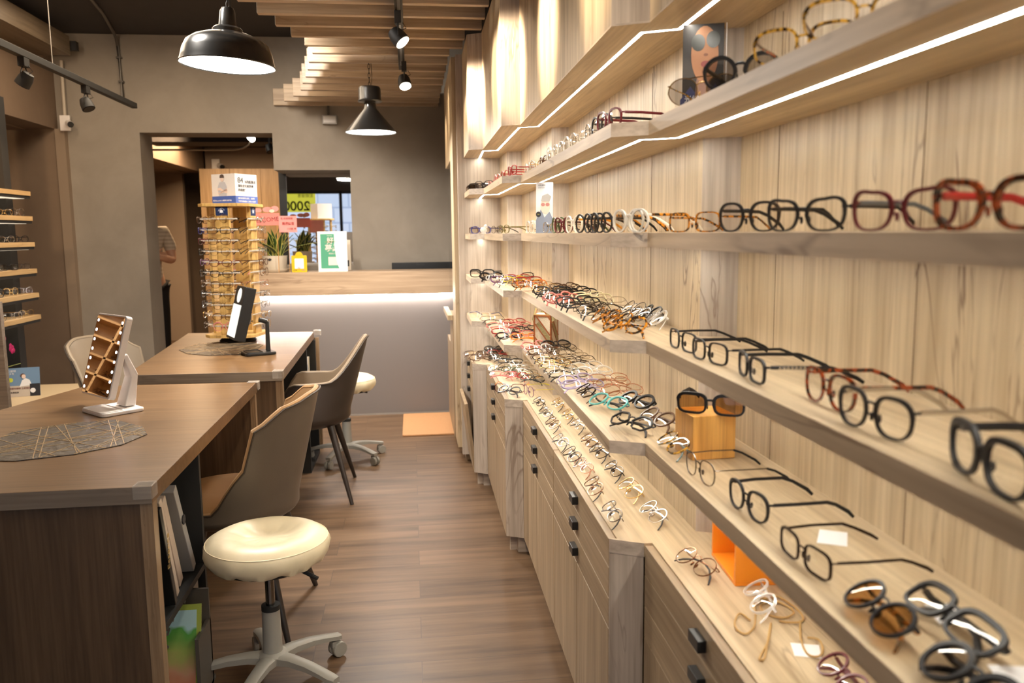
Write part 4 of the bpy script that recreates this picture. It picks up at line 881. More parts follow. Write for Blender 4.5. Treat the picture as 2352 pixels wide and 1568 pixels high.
# ================================================================ DESKS
post_oak = wood('post_oak', 'z', (.36, .24, .14), (.26, .17, .095), (.1, .06, .03), sc=1.5)
clear_guard = mat('clear_corner_guard', (.75, .68, .60), .15, alpha=.28)
def desk(label, loc, poly, shelf_y, H=.74, far=False):
    """poly: top outline, local; x<0 to the left of the right end"""
    t = thing('service_desk', label, 'desk', loc)
    ys_ = [p[1] for p in poly]; L_ = max(ys_)
    mb = MB(); n = len(poly); mb.use(desk_top); mb.prism(poly, H - .042, H)
    for i, f in enumerate(mb.f):
        if len(f) == 4:
            a, b_ = Vector(mb.v[f[0]]), Vector(mb.v[f[1]])
            if abs(a.y - b_.y) < .02 and a.y < .05: mb.use(desk_edge); mb.m[i] = mb.cur
    mb.build('tabletop', None, t, bevel=.0012)
    xl_ = min(p[0] for p in poly if p[1] < .3) + .03
    MB().box(xl_, -.012, .012, .030, 0, H - .042).build('front_panel', desk_z, t); MB().box(-.032, -.003, .010, .045, 0, H - .042).build('corner_post', post_oak, t)
    xb = min(p[0] for p in poly if p[1] > L_ - .3) + .03
    MB().box(xb, -.02, L_ - .045, L_ - .022, 0, H - .042).build('rear_panel', desk_z, t); MB().box(-.032, -.012, L_ - .050, L_ - .018, 0, H - .042).build('rear_post', post_oak, t)
    s0, s1 = shelf_y
    MB().box(-.44, -.02, s0, s0 + .018, 0, H - .042).box(-.44, -.02, s1, s1 + .018, 0, H - .042).box(-.44, -.42, s0, s1 + .018, 0, H - .042).build('shelf_box', matte_black, t)
    MB().box(-.42, -.02, s0 + .018, s1, .33, .348).build('shelf_board', matte_black, t); MB().box(-.42, -.02, s0 + .018, s1, .0, .02).build('bottom_board', matte_black, t)
    for (x, y) in [(-.0005, .0005), (-.0005, L_ - .0005)]:
        sg = 1 if y < .1 else -1
        MB().box(x - .042, x + .002, y - .002 * sg if sg > 0 else y - .042, y + .042 if sg > 0 else y + .002, H - .0, H + .0025).box(x - .001, x + .0025, min(y, y + .04 * sg), max(y, y + .04 * sg), H - .03, H + .002).box(x - .042, x, min(y, y - .0025 * sg), max(y, y - .0025 * sg), H - .03, H + .002).build('corner_guard', clear_guard, t, bevel=.0008)
    return t
desk('near walnut-topped service desk with white mirror, at the left edge', (-.622, 1.965, 0), [(0, 0), (-.008, 1.39), (-.672, 1.41), (-.86, .75), (-.92, 0)], (.075, .50))
desk('far walnut-topped service desk carrying the rotating glasses stand', (-.566, 3.60, 0), [(0, 0), (-.034, 1.475), (-.79, 1.56), (-.655, .02)], (.98, 1.40))
silver_m, nt, b = nmat('silver_leaf_mat'); n = nt.nodes.new('ShaderNodeTexNoise'); n.inputs['Scale'].default_value = 60; n.inputs['Detail'].default_value = 6; n.inputs['Distortion'].default_value = 3
g = nt.nodes.new('ShaderNodeNewGeometry'); nt.links.new(g.outputs['Position'], n.inputs['Vector']); r = nt.nodes.new('ShaderNodeValToRGB'); c = r.color_ramp; c.elements[0].color = (.045, .038, .032, 1); c.elements[0].position = .35; c.elements[1].color = (.17, .15, .13, 1); c.elements[1].position = .65
nt.links.new(n.outputs['Fac'], r.inputs[0]); nt.links.new(r.outputs[0], b.inputs['Base Color']); b.inputs['Roughness'].default_value = .26; b.inputs['Metallic'].default_value = .55
bp = nt.nodes.new('ShaderNodeBump'); bp.inputs['Strength'].default_value = .6; bp.inputs['Distance'].default_value = .003; nt.links.new(n.outputs['Fac'], bp.inputs['Height']); nt.links.new(bp.outputs[0], b.inputs['Normal'])
gold_line = mat('champagne_thread', (.62, .46, .28), .3, .7)
def table_mat(label, poly, z, seed):
    cx = sum(p[0] for p in poly) / len(poly); cy = sum(p[1] for p in poly) / len(poly); P = [(x - cx, y - cy) for x, y in poly]
    t = thing('table_mat', label, 'table mat', (cx, cy, z + .0004)); MB().prism(P, 0, .0022).build('sheet', silver_m, t)
    rnd = random.Random(seed); mb = MB(); a = sum(P[i][0] * P[(i + 1) % len(P)][1] - P[(i + 1) % len(P)][0] * P[i][1] for i in range(len(P))); Q = P if a > 0 else P[::-1]
    for k in range(26):
        th = rnd.choice([.35, .9, 1.3, 2.0, 2.5]) + rnd.uniform(-.2, .2); o = Vector((rnd.uniform(-.22, .22), rnd.uniform(-.15, .15))); d = Vector((math.cos(th), math.sin(th))); lo, hi = -9, 9
        for i in range(len(Q)):
            e0, e1 = Vector(Q[i]), Vector(Q[(i + 1) % len(Q)]); nn = Vector((-(e1 - e0).y, (e1 - e0).x)); den = d.dot(nn); num = (e0 - o).dot(nn)
            if abs(den) < 1e-9: continue
            if den > 0: lo = max(lo, num / den)
            else: hi = min(hi, num / den)
        if hi - lo > .05: c = o + d * (lo + hi) / 2; mb.obox((c.x, c.y, .0026), Vector((d.x, d.y, 0)), Vector((-d.y, d.x, 0)), Vector((0, 0, 1)), (hi - lo) / 2 - .001, .0011, .0006)
    mb.build('thread_lines', gold_line, t)
table_mat('silver-grey faceted table mat with criss-cross lines on the near desk', [(-1.215, 2.42), (-1.21, 2.60), (-1.08, 2.69), (-.955, 2.72), (-.835, 2.60), (-.792, 2.50), (-.825, 2.38), (-.919, 2.293), (-1.049, 2.249), (-1.15, 2.27)], .74, 3)
table_mat('silver-grey faceted table mat on the far desk beside the rotating stand', [(-1.205, 4.386), (-1.173, 4.603), (-1.075, 4.68), (-.929, 4.66), (-.80, 4.50), (-.80, 4.30), (-.86, 4.16), (-1.002, 4.15), (-1.123, 4.23)], .74, 8)
# things stored in the desks
def leaf(label, name, cat, loc, w, h, th, m, tilt, yaw=0, extra=None, group=None):
    t = thing(name, label, cat, loc, rot=(0, 0, yaw)); o = MB().box(-w / 2, w / 2, 0, th, 0, h).build('cover', m, t, rot=(tilt, 0, 0), bevel=.002)
    if extra: extra(o)
    return t
xs = -.83
def ex1(o): MB().box(-.15, .15, -.001, .021, 0, .035).build('blue_base', mat('bright_blue', (.02, .22, .50), .5), o)
leaf('black folder with gold lettering leaning in the near desk shelf', 'folder', 'folder', (xs + .02, 2.17, .351), .33, .30, .02, black, R(16), 0, lambda o: text('Essence', .03, mat('gold_print', (.7, .5, .2), .4, .8), o, (.166, .004, .12), (R(90), R(-70), R(90))))
leaf('white binder with a blue foot leaning in the near desk shelf', 'binder', 'binder', (xs + .01, 2.225, .351), .33, .315, .022, mat('cream_card', (.55, .45, .36), .6), R(19), 0, ex1)
leaf('plain cream envelope stack behind the white binder in the near desk', 'envelope', 'envelope', (xs + .0, 2.29, .351), .33, .30, .035, mat('dull_cream', (.50, .40, .32), .6), R(22))
leaf('grey ring binder, last in the row on the near desk shelf', 'binder', 'binder', (xs + .01, 2.395, .351), .33, .32, .03, mat('grey_card', (.30, .29, .28), .5), R(27), 0, lambda o: MB().tube([(.166, .015, .20), (.169, .015, .20)], .014, 14).build('finger_hole', ink, o))
t = thing('magazine_holder', 'grey slanted magazine rack of glossy brochures at the foot of the near desk', 'magazine rack', (-.80, 2.19, .021))
MB().box(-.12, .19, .0, .20, 0, .012).box(-.12, .19, .17, .18, 0, .29).box(.180, .19, .04, .18, 0, .2).build('rack', mat('rack_grey', (.10, .085, .07), .5), t)
def green_mag():
    m, nt, b = nmat('glossy_cover'); N = nt.nodes; L = nt.links; g = N.new('ShaderNodeTexCoord'); s_ = N.new('ShaderNodeSeparateXYZ'); L.new(g.outputs['Generated'], s_.inputs[0]); n = N.new('ShaderNodeTexNoise'); n.inputs['Scale'].default_value = 4; L.new(g.outputs['Generated'], n.inputs[0])
    a = N.new('ShaderNodeMath'); a.operation = 'MULTIPLY_ADD'; a.inputs[1].default_value = .35; L.new(n.outputs['Fac'], a.inputs[0]); L.new(s_.outputs['Z'], a.inputs[2]); r = N.new('ShaderNodeValToRGB'); c = r.color_ramp; c.elements[0].position = .25; c.elements[0].color = (.6, .12, .05, 1); c.elements[1].position = 1.1; c.elements[1].color = (.5, .75, .8, 1)
    for p_, col in ((.5, (.65, .35, .22, 1)), (.72, (.45, .55, .15, 1)), (.95, (.12, .42, .08, 1))): e = c.elements.new(p_); e.color = col
    L.new(a.outputs[0], r.inputs[0]); L.new(r.outputs[0], b.inputs['Base Color']); b.inputs['Roughness'].default_value = .35; return m
t = thing('magazine', 'green and orange glossy magazine in the rack under the near desk', 'magazine', (-.745, 2.225, .034), rot=(R(-16), 0, R(0)))
MB().box(-.13, .13, 0, .006, 0, .27).build('pages', mat('lime_border', (.40, .48, .08), .45), t); MB().box(-.118, .118, -.001, .0, .008, .255).build('cover', green_mag(), t)
text('New Spa Key', .055, mat('silver_print', (.35, .33, .28), .3, .6), t, (-.02, -.002, .02), (R(90), R(-70), 0), shear=.3, bold=.001)
for x in (0, .03, -.03): pass
o = MB().box(-.13, .12, 0, .05, 0, .31).build('carton', mat('white_carton', (.42, .36, .30), .6), loc=(-.78, 2.40, .022), bevel=.002); tag(o, 'white carton behind the magazine rack in the near desk', 'box')
leaf('tall white brochure standing in the far desk shelf', 'brochure', 'brochure', (-.70, 4.68, .351), .20, .29, .012, paper, R(-10), 0, lambda o: MB().box(.1005, .101, .001, .011, .22, .25).build('blue_print', mat('print_blue', (.05, .2, .5), .5), o))
leaf('cream brochure standing behind the white one in the far desk', 'brochure', 'brochure', (-.70, 4.76, .351), .20, .28, .015, mat('cream_print', (.7, .62, .5), .5), R(-6))
# ---- vanity mirrors
mirror_m = mat('mirror_glass', (.92, .9, .88), .01, 1)
def rrect(w, h, r, n=5):
    out = []
    for (cx, cy, a0) in ((w / 2 - r, h / 2 - r, 0), (-w / 2 + r, h / 2 - r, 90), (-w / 2 + r, -h / 2 + r, 180), (w / 2 - r, -h / 2 + r, 270)):
        for i in range(n + 1): a = R(a0 + 90 * i / n); out.append((cx + r * math.cos(a), cy + r * math.sin(a)))
    return out
def panel_prism(w, h, r, y0, y1):
    P = rrect(w, h, r); n = len(P); mb = MB(); mb.add([(x, y0, z) for x, z in P] + [(x, y1, z) for x, z in P], [tuple(range(n)), tuple(range(n, 2 * n))[::-1]] + [(i, n + i, n + (i + 1) % n, (i + 1) % n) for i in range(n)]); return mb
psi, th_ = -.816, .286
t = thing('vanity_mirror', 'white tilted vanity mirror with lit dots on the near desk', 'mirror', (-1.02, 2.86, .7405), psi)
head = MB(); piv = Vector((-1.06, 2.95, .921)) - Vector((-1.02, 2.86, .7405)); piv = Matrix.Rotation(-psi, 3, 'Z') @ piv
hp = panel_prism(.218, .286, .014, 0, .022).build('mirror_case', white_pl, t, loc=piv, rot=(-th_, 0, 0), bevel=.002)
panel_prism(.206, .274, .010, -.0012, .0).build('mirror_face', mirror_m, hp)
panel_prism(.16, .20, .02, .022, .034).build('back_cover', white_pl, hp, bevel=.003)
dots = emis('mirror_led_dot', (.85, .88, 1), 9)
for i in range(8):
    for s_ in (-1, 1): MB().tube([(s_ * .090, -.0022, -.118 + i * .0337), (s_ * .090, -.0012, -.118 + i * .0337)],   .0048, 14, up=(1, 0, 0)).build('led_dot', dots, hp)
nb = MB(); B0 = Vector((.0, .05, .015)); 
nb.add([(-.032, .035, .014), (.032, .035, .014), (.032, .075, .014), (-.032, .075, .014), (-.026, piv.y + .035, .11), (.026, piv.y + .035, .11), (.026, piv.y + .06, .12), (-.026, piv.y + .06, .12), (-.012, piv.y + .02, .185), (.012, piv.y + .02, .185), (.012, piv.y + .035, .19), (-.012, piv.y + .035, .19)],
       [(0, 1, 5, 4), (1, 2, 6, 5), (2, 3, 7, 6), (3, 0, 4, 7), (4, 5, 9, 8), (5, 6, 10, 9), (6, 7, 11, 10), (7, 4, 8, 11), (8, 9, 10, 11), (3, 2, 1, 0)]).build('neck', white_pl, t, bevel=.004)
P = rrect(.165, .145, .02); n = len(P); base = MB().prism(P, 0, .012); base.build('base', white_pl, t, loc=(0, .01, 0), bevel=.003)
rim = MB(); Pi = rrect(.145, .075, .012); rim.loop([(x, y - .022, .0125) for x, y in Pi], .0028, 8); rim.build('tray_rim', white_pl, t, smooth=True)
psi2 = -1.16
t = thing('vanity_mirror', 'black tilted vanity mirror with a bright cream face on the far desk', 'mirror', (-.80, 4.14, .7405), psi2)
piv = Vector((-.86, 4.15, .951)) - Vector((-.80, 4.14, .7405)); piv = Matrix.Rotation(-psi2, 3, 'Z') @ piv
hp = panel_prism(.19, .265, .006, 0, .052).build('mirror_case', black, t, loc=piv, rot=(-.26, 0, 0), bevel=.003)
glow = emis('mirror_glow', (1, .93, .78), 1.0)  # flat cream emission stands in for what the mirror would reflect
panel_prism(.165, .16, .006, -.0015, 0).build('mirror_face', glow, hp, loc=(0, 0, -.04)); mb = flat(disc(0, .085, .040, .036, 26), 'x', None, None, .0015); mb.build('magnifier_face', glow, hp)
MB().lathe([(.05, 0), (.05, .012), (.03, .02), (.001, .02)], 20).build('back_boss', black, hp, loc=(0, .052, -.02), rot=(R(-90), 0, 0), smooth=True)
MB().add([(-.013, .078, .014), (.013, .078, .014), (.013, .098, .014), (-.013, .098, .014), (-.010, .082, .16), (.010, .082, .16), (.010, .096, .16), (-.010, .096, .16)], [(3, 2, 1, 0), (4, 5, 6, 7), (0, 1, 5, 4), (1, 2, 6, 5), (2, 3, 7, 6), (3, 0, 4, 7)]).build('neck', black, t, bevel=.003)
MB().tube([(0, .088, .158), (0, .07, .165), (0, .05, .17)], .012, 12).build('joint', black, t, smooth=True)
P = rrect(.13, .15, .02); MB().prism(P, 0, .014).build('base', black, t, loc=(0, .04, 0), bevel=.004); rim = MB(); rim.loop([(x, y + .015, .0145) for x, y in rrect(.11, .07, .012)], .0035, 8); rim.build('tray_rim', black, t, smooth=True)
# ================================================================ CHAIRS AND STOOLS
def sstep(a, b, x): u = min(1, max(0, (x - a) / (b - a))); return u * u * (3 - 2 * u)
def chair(label, loc, rz, kind, outer, inner, group):
    t = thing('tub_chair', label, 'chair', loc, rz, group)
    def rimh(d):
        d = abs(d)
        if kind == 0: return .80 - .02 * sstep(10, 35, d) - .06 * sstep(35, 58, d) - .15 * sstep(57, 66, d) - .13 * sstep(64, 92, d)
        return .81 - .21 * sstep(8, 62, d) - .14 * sstep(98, 128, d)
    def pt(d, h, k=0):
        a = R(d); u = max(0, (h - .44) / .37); cx = math.cos(a); sy_ = math.sin(a)
        ax = (.225 + (.085 if kind == 0 else .10) * u) if cx > 0 else .25
        by = .225 + ((.10 * u * (abs(d) < 100)) if kind == 0 else -.045 * u)
        return ((ax - k) * cx + (0 if cx > 0 else 0), (by - k) * sy_, h)
    n = 56; ds = [-180 + 360 * j / n for j in range(n)]
    def rows(k, zb, dh=0):
        G = []
        for i in range(7):
            f = (i + .6) / 7; G.append([(pt(d, .44, k)[0] * f ** .7, pt(d, .44, k)[1] * f ** .7, zb + (.44 - zb) * f ** 3 * .55) for d in ds])
        for i in range(12):
            v = i / 11; G.append([pt(d, zb + (.44 - zb) * .62 + (rimh(d) - dh - (zb + (.44 - zb) * .62)) * v, k) for d in ds])
        return G
    G = rows(0, .355); mb = MB().grid(G, True); mb.f.append(tuple(range(n))[::-1]); mb.m.append(0); mb.build('outer_shell', outer, t, smooth=True)
    G2 = rows(.020, .385, .004); mb = MB().grid([r_[::-1] for r_ in G2], True); mb.build('inner_upholstery', inner, t, smooth=True)
    mb = MB(); top = [Vector(p) for p in G[-1]]; top2 = [Vector(p) for p in G2[-1]]; mid = [(a + b_) / 2 + Vector((0, 0, .0)) for a, b_ in zip(top, top2)]; mb.loop(mid, .0098, 8); mb.build('rim_roll', inner, t, smooth=True)
    mb = MB(); mb.loop([p + Vector((p.x, p.y, 0)).normalized() * .003 for p in top], .0035, 6); mb.build('piping', mat('dark_piping', (.05, .035, .025), .5) if 'dark_piping' not in bpy.data.materials else bpy.data.materials['dark_piping'], t, smooth=True)
    MB().lathe([(.001, .40), (.18, .40), (.205, .42), (.205, .445), (.185, .462), (.10, .468), (.001, .466)], 40).build('seat', inner, t, smooth=True, loc=(-.01, 0, 0))
    for sx in (-1, 1):
        for sy_ in (-1, 1): MB().tube([(sx * .13, sy_ * .13, .375), (sx * .225, sy_ * .235, .0)], [.019, .009], 12).build('leg', mat('dark_brown_leg', (.03, .022, .018), .4) if 'dark_brown_leg' not in bpy.data.materials else bpy.data.materials['dark_brown_leg'], t, smooth=True)
    return t
tau = mat('taupe_leather', (.115, .090, .068), .38, noise=.06, nscale=300, bump=.03); tanl = mat('tan_leather', (.42, .25, .12), .40, noise=.05, nscale=300, bump=.03); brn_o = mat('dark_brown_leather', (.036, .025, .020), .42, noise=.05, nscale=300, bump=.03); grg = mat('greige_leather', (.30, .23, .16), .45, noise=.05, nscale=300, bump=.03)
CG = 'tub chairs at the service desks'
chair('taupe tub chair with tan lining pushed under the near desk, behind the near stool', (-.635, 2.84, 0), R(-4), 0, tau, tanl, CG)
chair('dark brown tub chair with tapered back at the far desk, before the far stool', (-.555, 4.22, 0), R(2), 1, brn_o, grg, CG)
chair('greige-lined tub chair at the left side of the far desk, behind the white mirror', (-1.45, 4.44, 0), R(160), 0, brn_o, mat('pale_greige_leather', (.36, .29, .21), .45), CG)
cream = mat('cream_vinyl', (.78, .68, .47), .42, noise=.03, nscale=20, bump=.12)
def stool(label, loc, rz, seat_z):
    t = thing('swivel_stool', label, 'stool', loc, rz, 'cream swivel stools')
    def wob(i, th, r, z):
        s_ = math.sin(th * 9 + 1) * .0025 + math.sin(th * 17) * .0015 + math.sin(th * 23 + 2) * .001
        return ((.0 if r < .12 else s_ * (.25 if z > .04 else .7)), (-.002 + s_ * 1.6) if z < .01 and r > .13 else (-.0022 * max(0, math.sin(th * 11 + .5)) * (1 if .05 < r < .115 else .2) if z > .06 else 0))
    prof = [(.10, .0), (.150, -.002), (.163, .004), (.174, .02), (.179, .038), (.177, .052), (.172, .060), (.168, .0635), (.160, .070), (.145, .077), (.120, .080), (.095, .077), (.075, .069), (.062, .0645), (.04, .0635), (.001, .0635)]
    MB().lathe(prof, 96, wob=wob).build('seat_cushion', cream, t, loc=(0, 0, seat_z - .08), smooth=True)
    MB().loop([(.1725 * math.cos(a), .1725 * math.sin(a), seat_z - .0195) for a in [2 * math.pi * i / 48 for i in range(48)]], .0016, 5).build('seam', cream, t, smooth=True)
    MB().lathe([(.05, 0), (.14, .004), (.145, .012), (.05, .014)], 32).build('seat_plate', matte_black, t, loc=(0, 0, seat_z - .094), smooth=True)
    MB().tube([(0, 0, seat_z - .09), (.10, .02, seat_z - .105), (.155, .03, seat_z - .125)], .006, 8).build('lever', matte_black, t, smooth=True)
    MB().tube([(0, 0, .21), (0, 0, seat_z - .09)], .0135, 16).build('gas_lift', dark_chrome, t, smooth=True)
    MB().tube([(0, 0, .232), (0, 0, .247)], .027, 20).build('collar', matte_black, t, smooth=True)
    MB().lathe([(.032, .085), (.028, .12), (.0255, .235)], 24).build('column', grey_pl, t, smooth=True)
    MB().lathe([(.02, .07), (.042, .074), (.044, .095), (.032, .105), (.02, .106)], 24).build('hub', grey_pl, t, smooth=True)
    for k in range(5):
        a = 2 * math.pi * k / 5; d = Vector((math.cos(a), math.sin(a), 0)); sd = Vector((-d.y, d.x, 0)); G = []
        for (r_, zt, hw, hh) in ((.02, .098, .026, .03), (.07, .100, .020, .026), (.13, .094, .018, .022), (.18, .083, .018, .018), (.215, .074, .018, .017), (.232, .071, .014, .016)):
            c = d * r_; G.append([(c.x + sd.x * x_, c.y + sd.y * x_, zt + z_) for x_, z_ in ((-hw, -hh * .9), (-hw, -hh * .2), (-hw * .65, 0), (hw * .65, 0), (hw, -hh * .2), (hw, -hh * .9))])
        mb = MB().grid(G, True); mb.f += [tuple(range(6)), tuple(range(30, 36))[::-1]]; mb.m += [0, 0]; mb.build('base_leg', grey_pl, t, smooth=True)
        c = d * .215; ca = MB().tube([(c.x, c.y, .058), (c.x, c.y, .046)], .008, 10); ca.obox((c.x + sd.x * 0, c.y, .043), d, sd, Vector((0, 0, 1)), .016, .010, .010); cs = ca.build('caster', grey_pl, t, bevel=.003)
        for s_ in (-1, 1): w0 = Vector((c.x, c.y, .0245)) + d * .008; MB().tube([w0 + sd * s_ * .004, w0 + sd * s_ * .019], .0242, 20).build('wheel', grey_pl, cs, bevel=.003)
    return t
stool('cream-topped swivel stool in the foreground beside the near desk', (-.438, 2.37, 0), R(-33), .468)
stool('cream-topped swivel stool by the reception counter, half hidden by a chair', (-.405, 4.84, 0), R(30), .505)
# ================================================================ RECEPTION COUNTER
t = thing('reception_counter', 'reception counter with oak band, glowing underlight and grey front', 'counter', (-1.16, 6.0, 0))
MB().box(0, 1.46, 0, .30, .892, 1.058).build('oak_band', ctr_wood, t, bevel=.0015)
MB().box(.01, 1.46, .035, .29, 0, .892).build('front_panel', mat('grey_laminate', (.20, .175, .165), .55), t)
MB().box(.03, 1.45, .012, .022, .886, .8915).build('light_strip', emis('counter_strip_light', (1, .92, .84), 95), t)
MB().box(.01, 1.46, .033, .035, 0, .012).build('base_trim', mat('base_trim_grey', (.3, .27, .24), .5), t)
ZT = 1.0585
leaf_g = mat('dark_green_leaf', (.035, .075, .018), .4, noise=.35, nscale=60); leaf_y = mat('yellow_leaf_edge', (.55, .52, .12), .45)
t = thing('potted_snake_plant', 'snake plant with yellow-edged leaves in a white pot on the counter', 'plant', (-.985, 6.175, ZT))
MB().lathe([(.075, .012), (.082, .02), (.088, .105), (.090, .118), (.086, .118), (.083, .108), (.02, .104), (.001, .104)], 32).build('pot', mat('cream_pot', (.66, .58, .46), .45), t, smooth=True)
MB().lathe([(.07, 0), (.088, .002), (.104, .018), (.106, .024), (.10, .024), (.085, .012), (.001, .012)], 32).build('saucer', bpy.data.materials['cream_pot'], t, smooth=True)
o = flat(disc(-.022, .092, .013, .009, 18), 'x', None, None, .001); o.v = [(x, y - .0875, z) for x, y, z in o.v]; o.build('oval_badge', ink, t)
rnd = random.Random(5)
def blade(a, lean, L_, w, tw=0):
    G = []; Gy = []
    for i in range(11):
        u = i / 10; rr = .012 + lean * u ** 1.7 * L_; z = .10 + L_ * (u - .25 * lean * u * u); ww = w * (.55 + .9 * u - 1.45 * u ** 3.2) + .0005; ww = max(ww, .0006)
        c = Vector((math.cos(a) * rr, math.sin(a) * rr, z)); s_ = Vector((-math.sin(a + tw * u), math.cos(a + tw * u), 0)); n = Vector((math.cos(a), math.sin(a), -.4)) * -.003
        G.append([c - s_ * ww * .72, c + n, c + s_ * ww * .72]); Gy.append(([c - s_ * ww, c - s_ * ww * .72], [c + s_ * ww * .72, c + s_ * ww]))
    mb = MB().use(leaf_g).grid(G); mb.use(leaf_y).grid([g_[0] for g_ in Gy]).grid([g_[1] for g_ in Gy]); return mb
for k in range(22):
    a = rnd.uniform(0, 6.28); ln = rnd.uniform(.3, 1.3); L_ = rnd.uniform(.10, .24) * (1.1 - .3 * ln)
    mb = blade(a, ln, L_, rnd.uniform(.018, .028), rnd.uniform(-1, 1)); mb.build('leaf', None, t, loc=(rnd.uniform(-.04, .04), rnd.uniform(-.03, .03), 0), smooth=True, solid=.0012)
blade(R(-12), 1.9, .22, .011, .6).build('leaf', None, t, loc=(.03, 0, 0), smooth=True, solid=.0012)
t = thing('potted_dark_plant', 'dark spiky plant silhouette beside the green sign', 'plant', (-.63, 6.25, ZT))
MB().lathe([(.03, 0), (.04, .08), (.036, .08), (.001, .07)], 20).build('pot', mat('peach_pot', (.5, .38, .3), .6), t, smooth=True)
for k, a in enumerate((150, 172, 190, 128, 205, 100)):
    mb = blade(R(a), .9, .13, .012); mb2 = MB(); mb2.v = mb.v; mb2.f = mb.f; mb2.m = mb.m; mb2.build('leaf', matte_black, t, loc=(0, 0, .02), smooth=True, solid=.0015)
# cards
pink = mat('pink_card', (.75, .28, .25), .55, noise=.25, nscale=14)
t = thing('welcome_card', 'coral pink WELCOME banner card behind the rotating stand', 'card', (-.94, 6.05, ZT), R(-3))
MB().box(-.20, .02, 0, .002, .335, .42).build('card', mat('coral_card', (.85, .22, .18), .5), t); text('WELCOME', .042, mat('brown_print', (.12, .02, .02), .6), t, (-.186, -.001, .352), (R(90), R(-4), 0))
for (x, z, rx, rz_) in [(-.06, .445, .035, .018), (-.01, .45, .028, .02), (-.13, .44, .03, .015)]: flat(disc(x, z, rx, rz_), 'x', None, None, .001).build('cloud_shape', pink, t)
flat(disc(-.03, .435, .018, .012), 'x', None, None, .002).build('cloud_shape', mat('peach_card', (.9, .6, .45), .5), t)
MB().box(-.002, .002, .002, .005, 0, .34).build('stick', honey, t)
t = thing('greeting_card', 'pale pink greeting card with red characters stuck among the plant leaves', 'card', (-.862, 6.04, ZT), R(2))
MB().box(-.062, .062, 0, .002, .285, .40).build('card', pink, t); rd = mat('red_print', (.35, .04, .03), .6)
text('祝 佳佰眼鏡', .016, rd, t, (-.050, -.001, .376), (R(90), 0, 0)); text('喬遷誌喜', .021, rd, t, (-.040, -.001, .338), (R(90), 0, 0), bold=.0004); text('小河娥  賀', .014, rd, t, (-.008, -.001, .304), (R(90), 0, 0)); MB().box(-.0015, .0015, .002, .005, 0, .3).build('stick', honey, t)
yel = mat('yellow_plastic', (.62, .45, .01), .4)
t = thing('payment_sign', 'small yellow payment sign stand with a rounded top', 'sign', (-.797, 6.06, ZT))
pts = rrect(.108, .12, .008); pts = [(x, z + .06) for x, z in pts]
flat(pts, 'x', None, None, .006).build('panel', yel, t, bevel=.001); flat([(x, z + .118) for x, z in disc(0, 0, .026, .028, 18, 0, 180)], 'x', None, None, .006).build('top_tab', yel, t)
flat([(x, z + .062) for x, z in rrect(.064, .072, .004)], 'x', None, None, .0075).build('white_panel', paper, t)
for i, cl in enumerate([(.7, .2, .1), (.8, .5, .1), (.2, .3, .7), (.7, .2, .3), (.6, .1, .1), (.3, .3, .6)]): MB().box(-.012 + (i % 3) * .009, -.006 + (i % 3) * .009, -.0085, -.0074, .031 - (i // 3) * .007, .036 - (i // 3) * .007).build('colour_chip', mat('chip_colour', cl, .5), t)
text('支付寶', .009, ink, t, (-.045, -.0065, .011), (R(90), 0, 0)); text('台灣Pay', .008, mat('purple_print', (.4, .1, .4), .5), t, (.014, -.0065, .012), (R(90), 0, 0))
t = thing('green_sign', 'green and white notice in a clear upright acrylic stand', 'sign', (-.562, 6.10, ZT))
gp = mat('green_print', (.07, .32, .19), .5); wp = mat('white_notice', (.93, .95, .95), .25, emit=(1, 1, 1), es=0.0)
MB().box(-.106, .102, 0, .004, 0, .288).build('white_sheet', wp, t)
MB().box(-.086, .098, -.0006, 0, .022, .270).build('green_sheet', gp, t)
pts = [(.012, .272)] + [(.012 + .0 + .045 * (1 - math.cos(R(a))), .26 - .25 * math.sin(R(a))) for a in range(0, 91, 10)] + [(.10, .01), (.10, .272)]
flat(pts, 'x', None, None, .0014).build('white_swoosh', wp, t)
pm = mat('pale_pink_print', (.8, .62, .58), .5)
text('好友', .048, pm, t, (-.040, -.0008, .205), (R(90), 0, 0), bold=.001); text('募集', .052, pm, t, (-.056, -.0008, .150), (R(90), 0, 0), bold=.001); text('Thank you', .009, pm, t, (-.04, -.0008, .255), (R(90), 0, 0)); text('掃描加入', .012, pm, t, (-.03, -.0008, .125), (R(90), 0, 0)); MB().box(-.034, .04, -.0012, -.0005, .045, .105).build('blank_square', pm, t)
MB().box(-.110, .106, -.012, .016, -.0, .003).build('stand_foot', mat('acrylic', (.8, .85, .85), .05, alpha=.3), t)
t = thing('product_box', 'pale leaflet box standing behind the green sign', 'box', (-.61, 6.18, ZT)); MB().box(-.06, .05, 0, .03, 0, .19).build('carton', mat('peach_carton', (.62, .48, .38), .5), t, bevel=.001); text('OPTICAL CARE', .009, ink, t, (-.055, -.0008, .15), (R(90), 0, 0)); flat(disc(-.035, .05, .010, .010), 'x', None, None, .001).build('blue_dot', mat('print_sky', (.1, .4, .7), .5), t)
t = thing('product_box', 'pale upright box with dark corner right of the green sign', 'box', (-.468, 6.25, ZT)); MB().box(-.03, .022, 0, .05, 0, .225).build('carton', mat('cream_carton', (.68, .60, .48), .5), t, bevel=.001); MB().box(-.008, .008, -.001, 0, .03, .075).build('dark_label', ink, t)
t = thing('desktop_monitor', 'black computer monitor with its back just above the counter', 'monitor', (.085, 6.40, .78))
MB().box(-.235, .235, 0, .03, .0, .325).build('screen_case', black, t, bevel=.004); text('ViewSonic', .016, mat('logo_grey', (.05, .05, .05), .4), t, (-.05, -.001, .305), (R(90), 0, 0)); MB().box(-.04, .04, .03, .05, -.16, .1).build('neck', black, t); MB().box(-.12, .12, -.05, .10, -.175, -.16).build('foot', black, t)
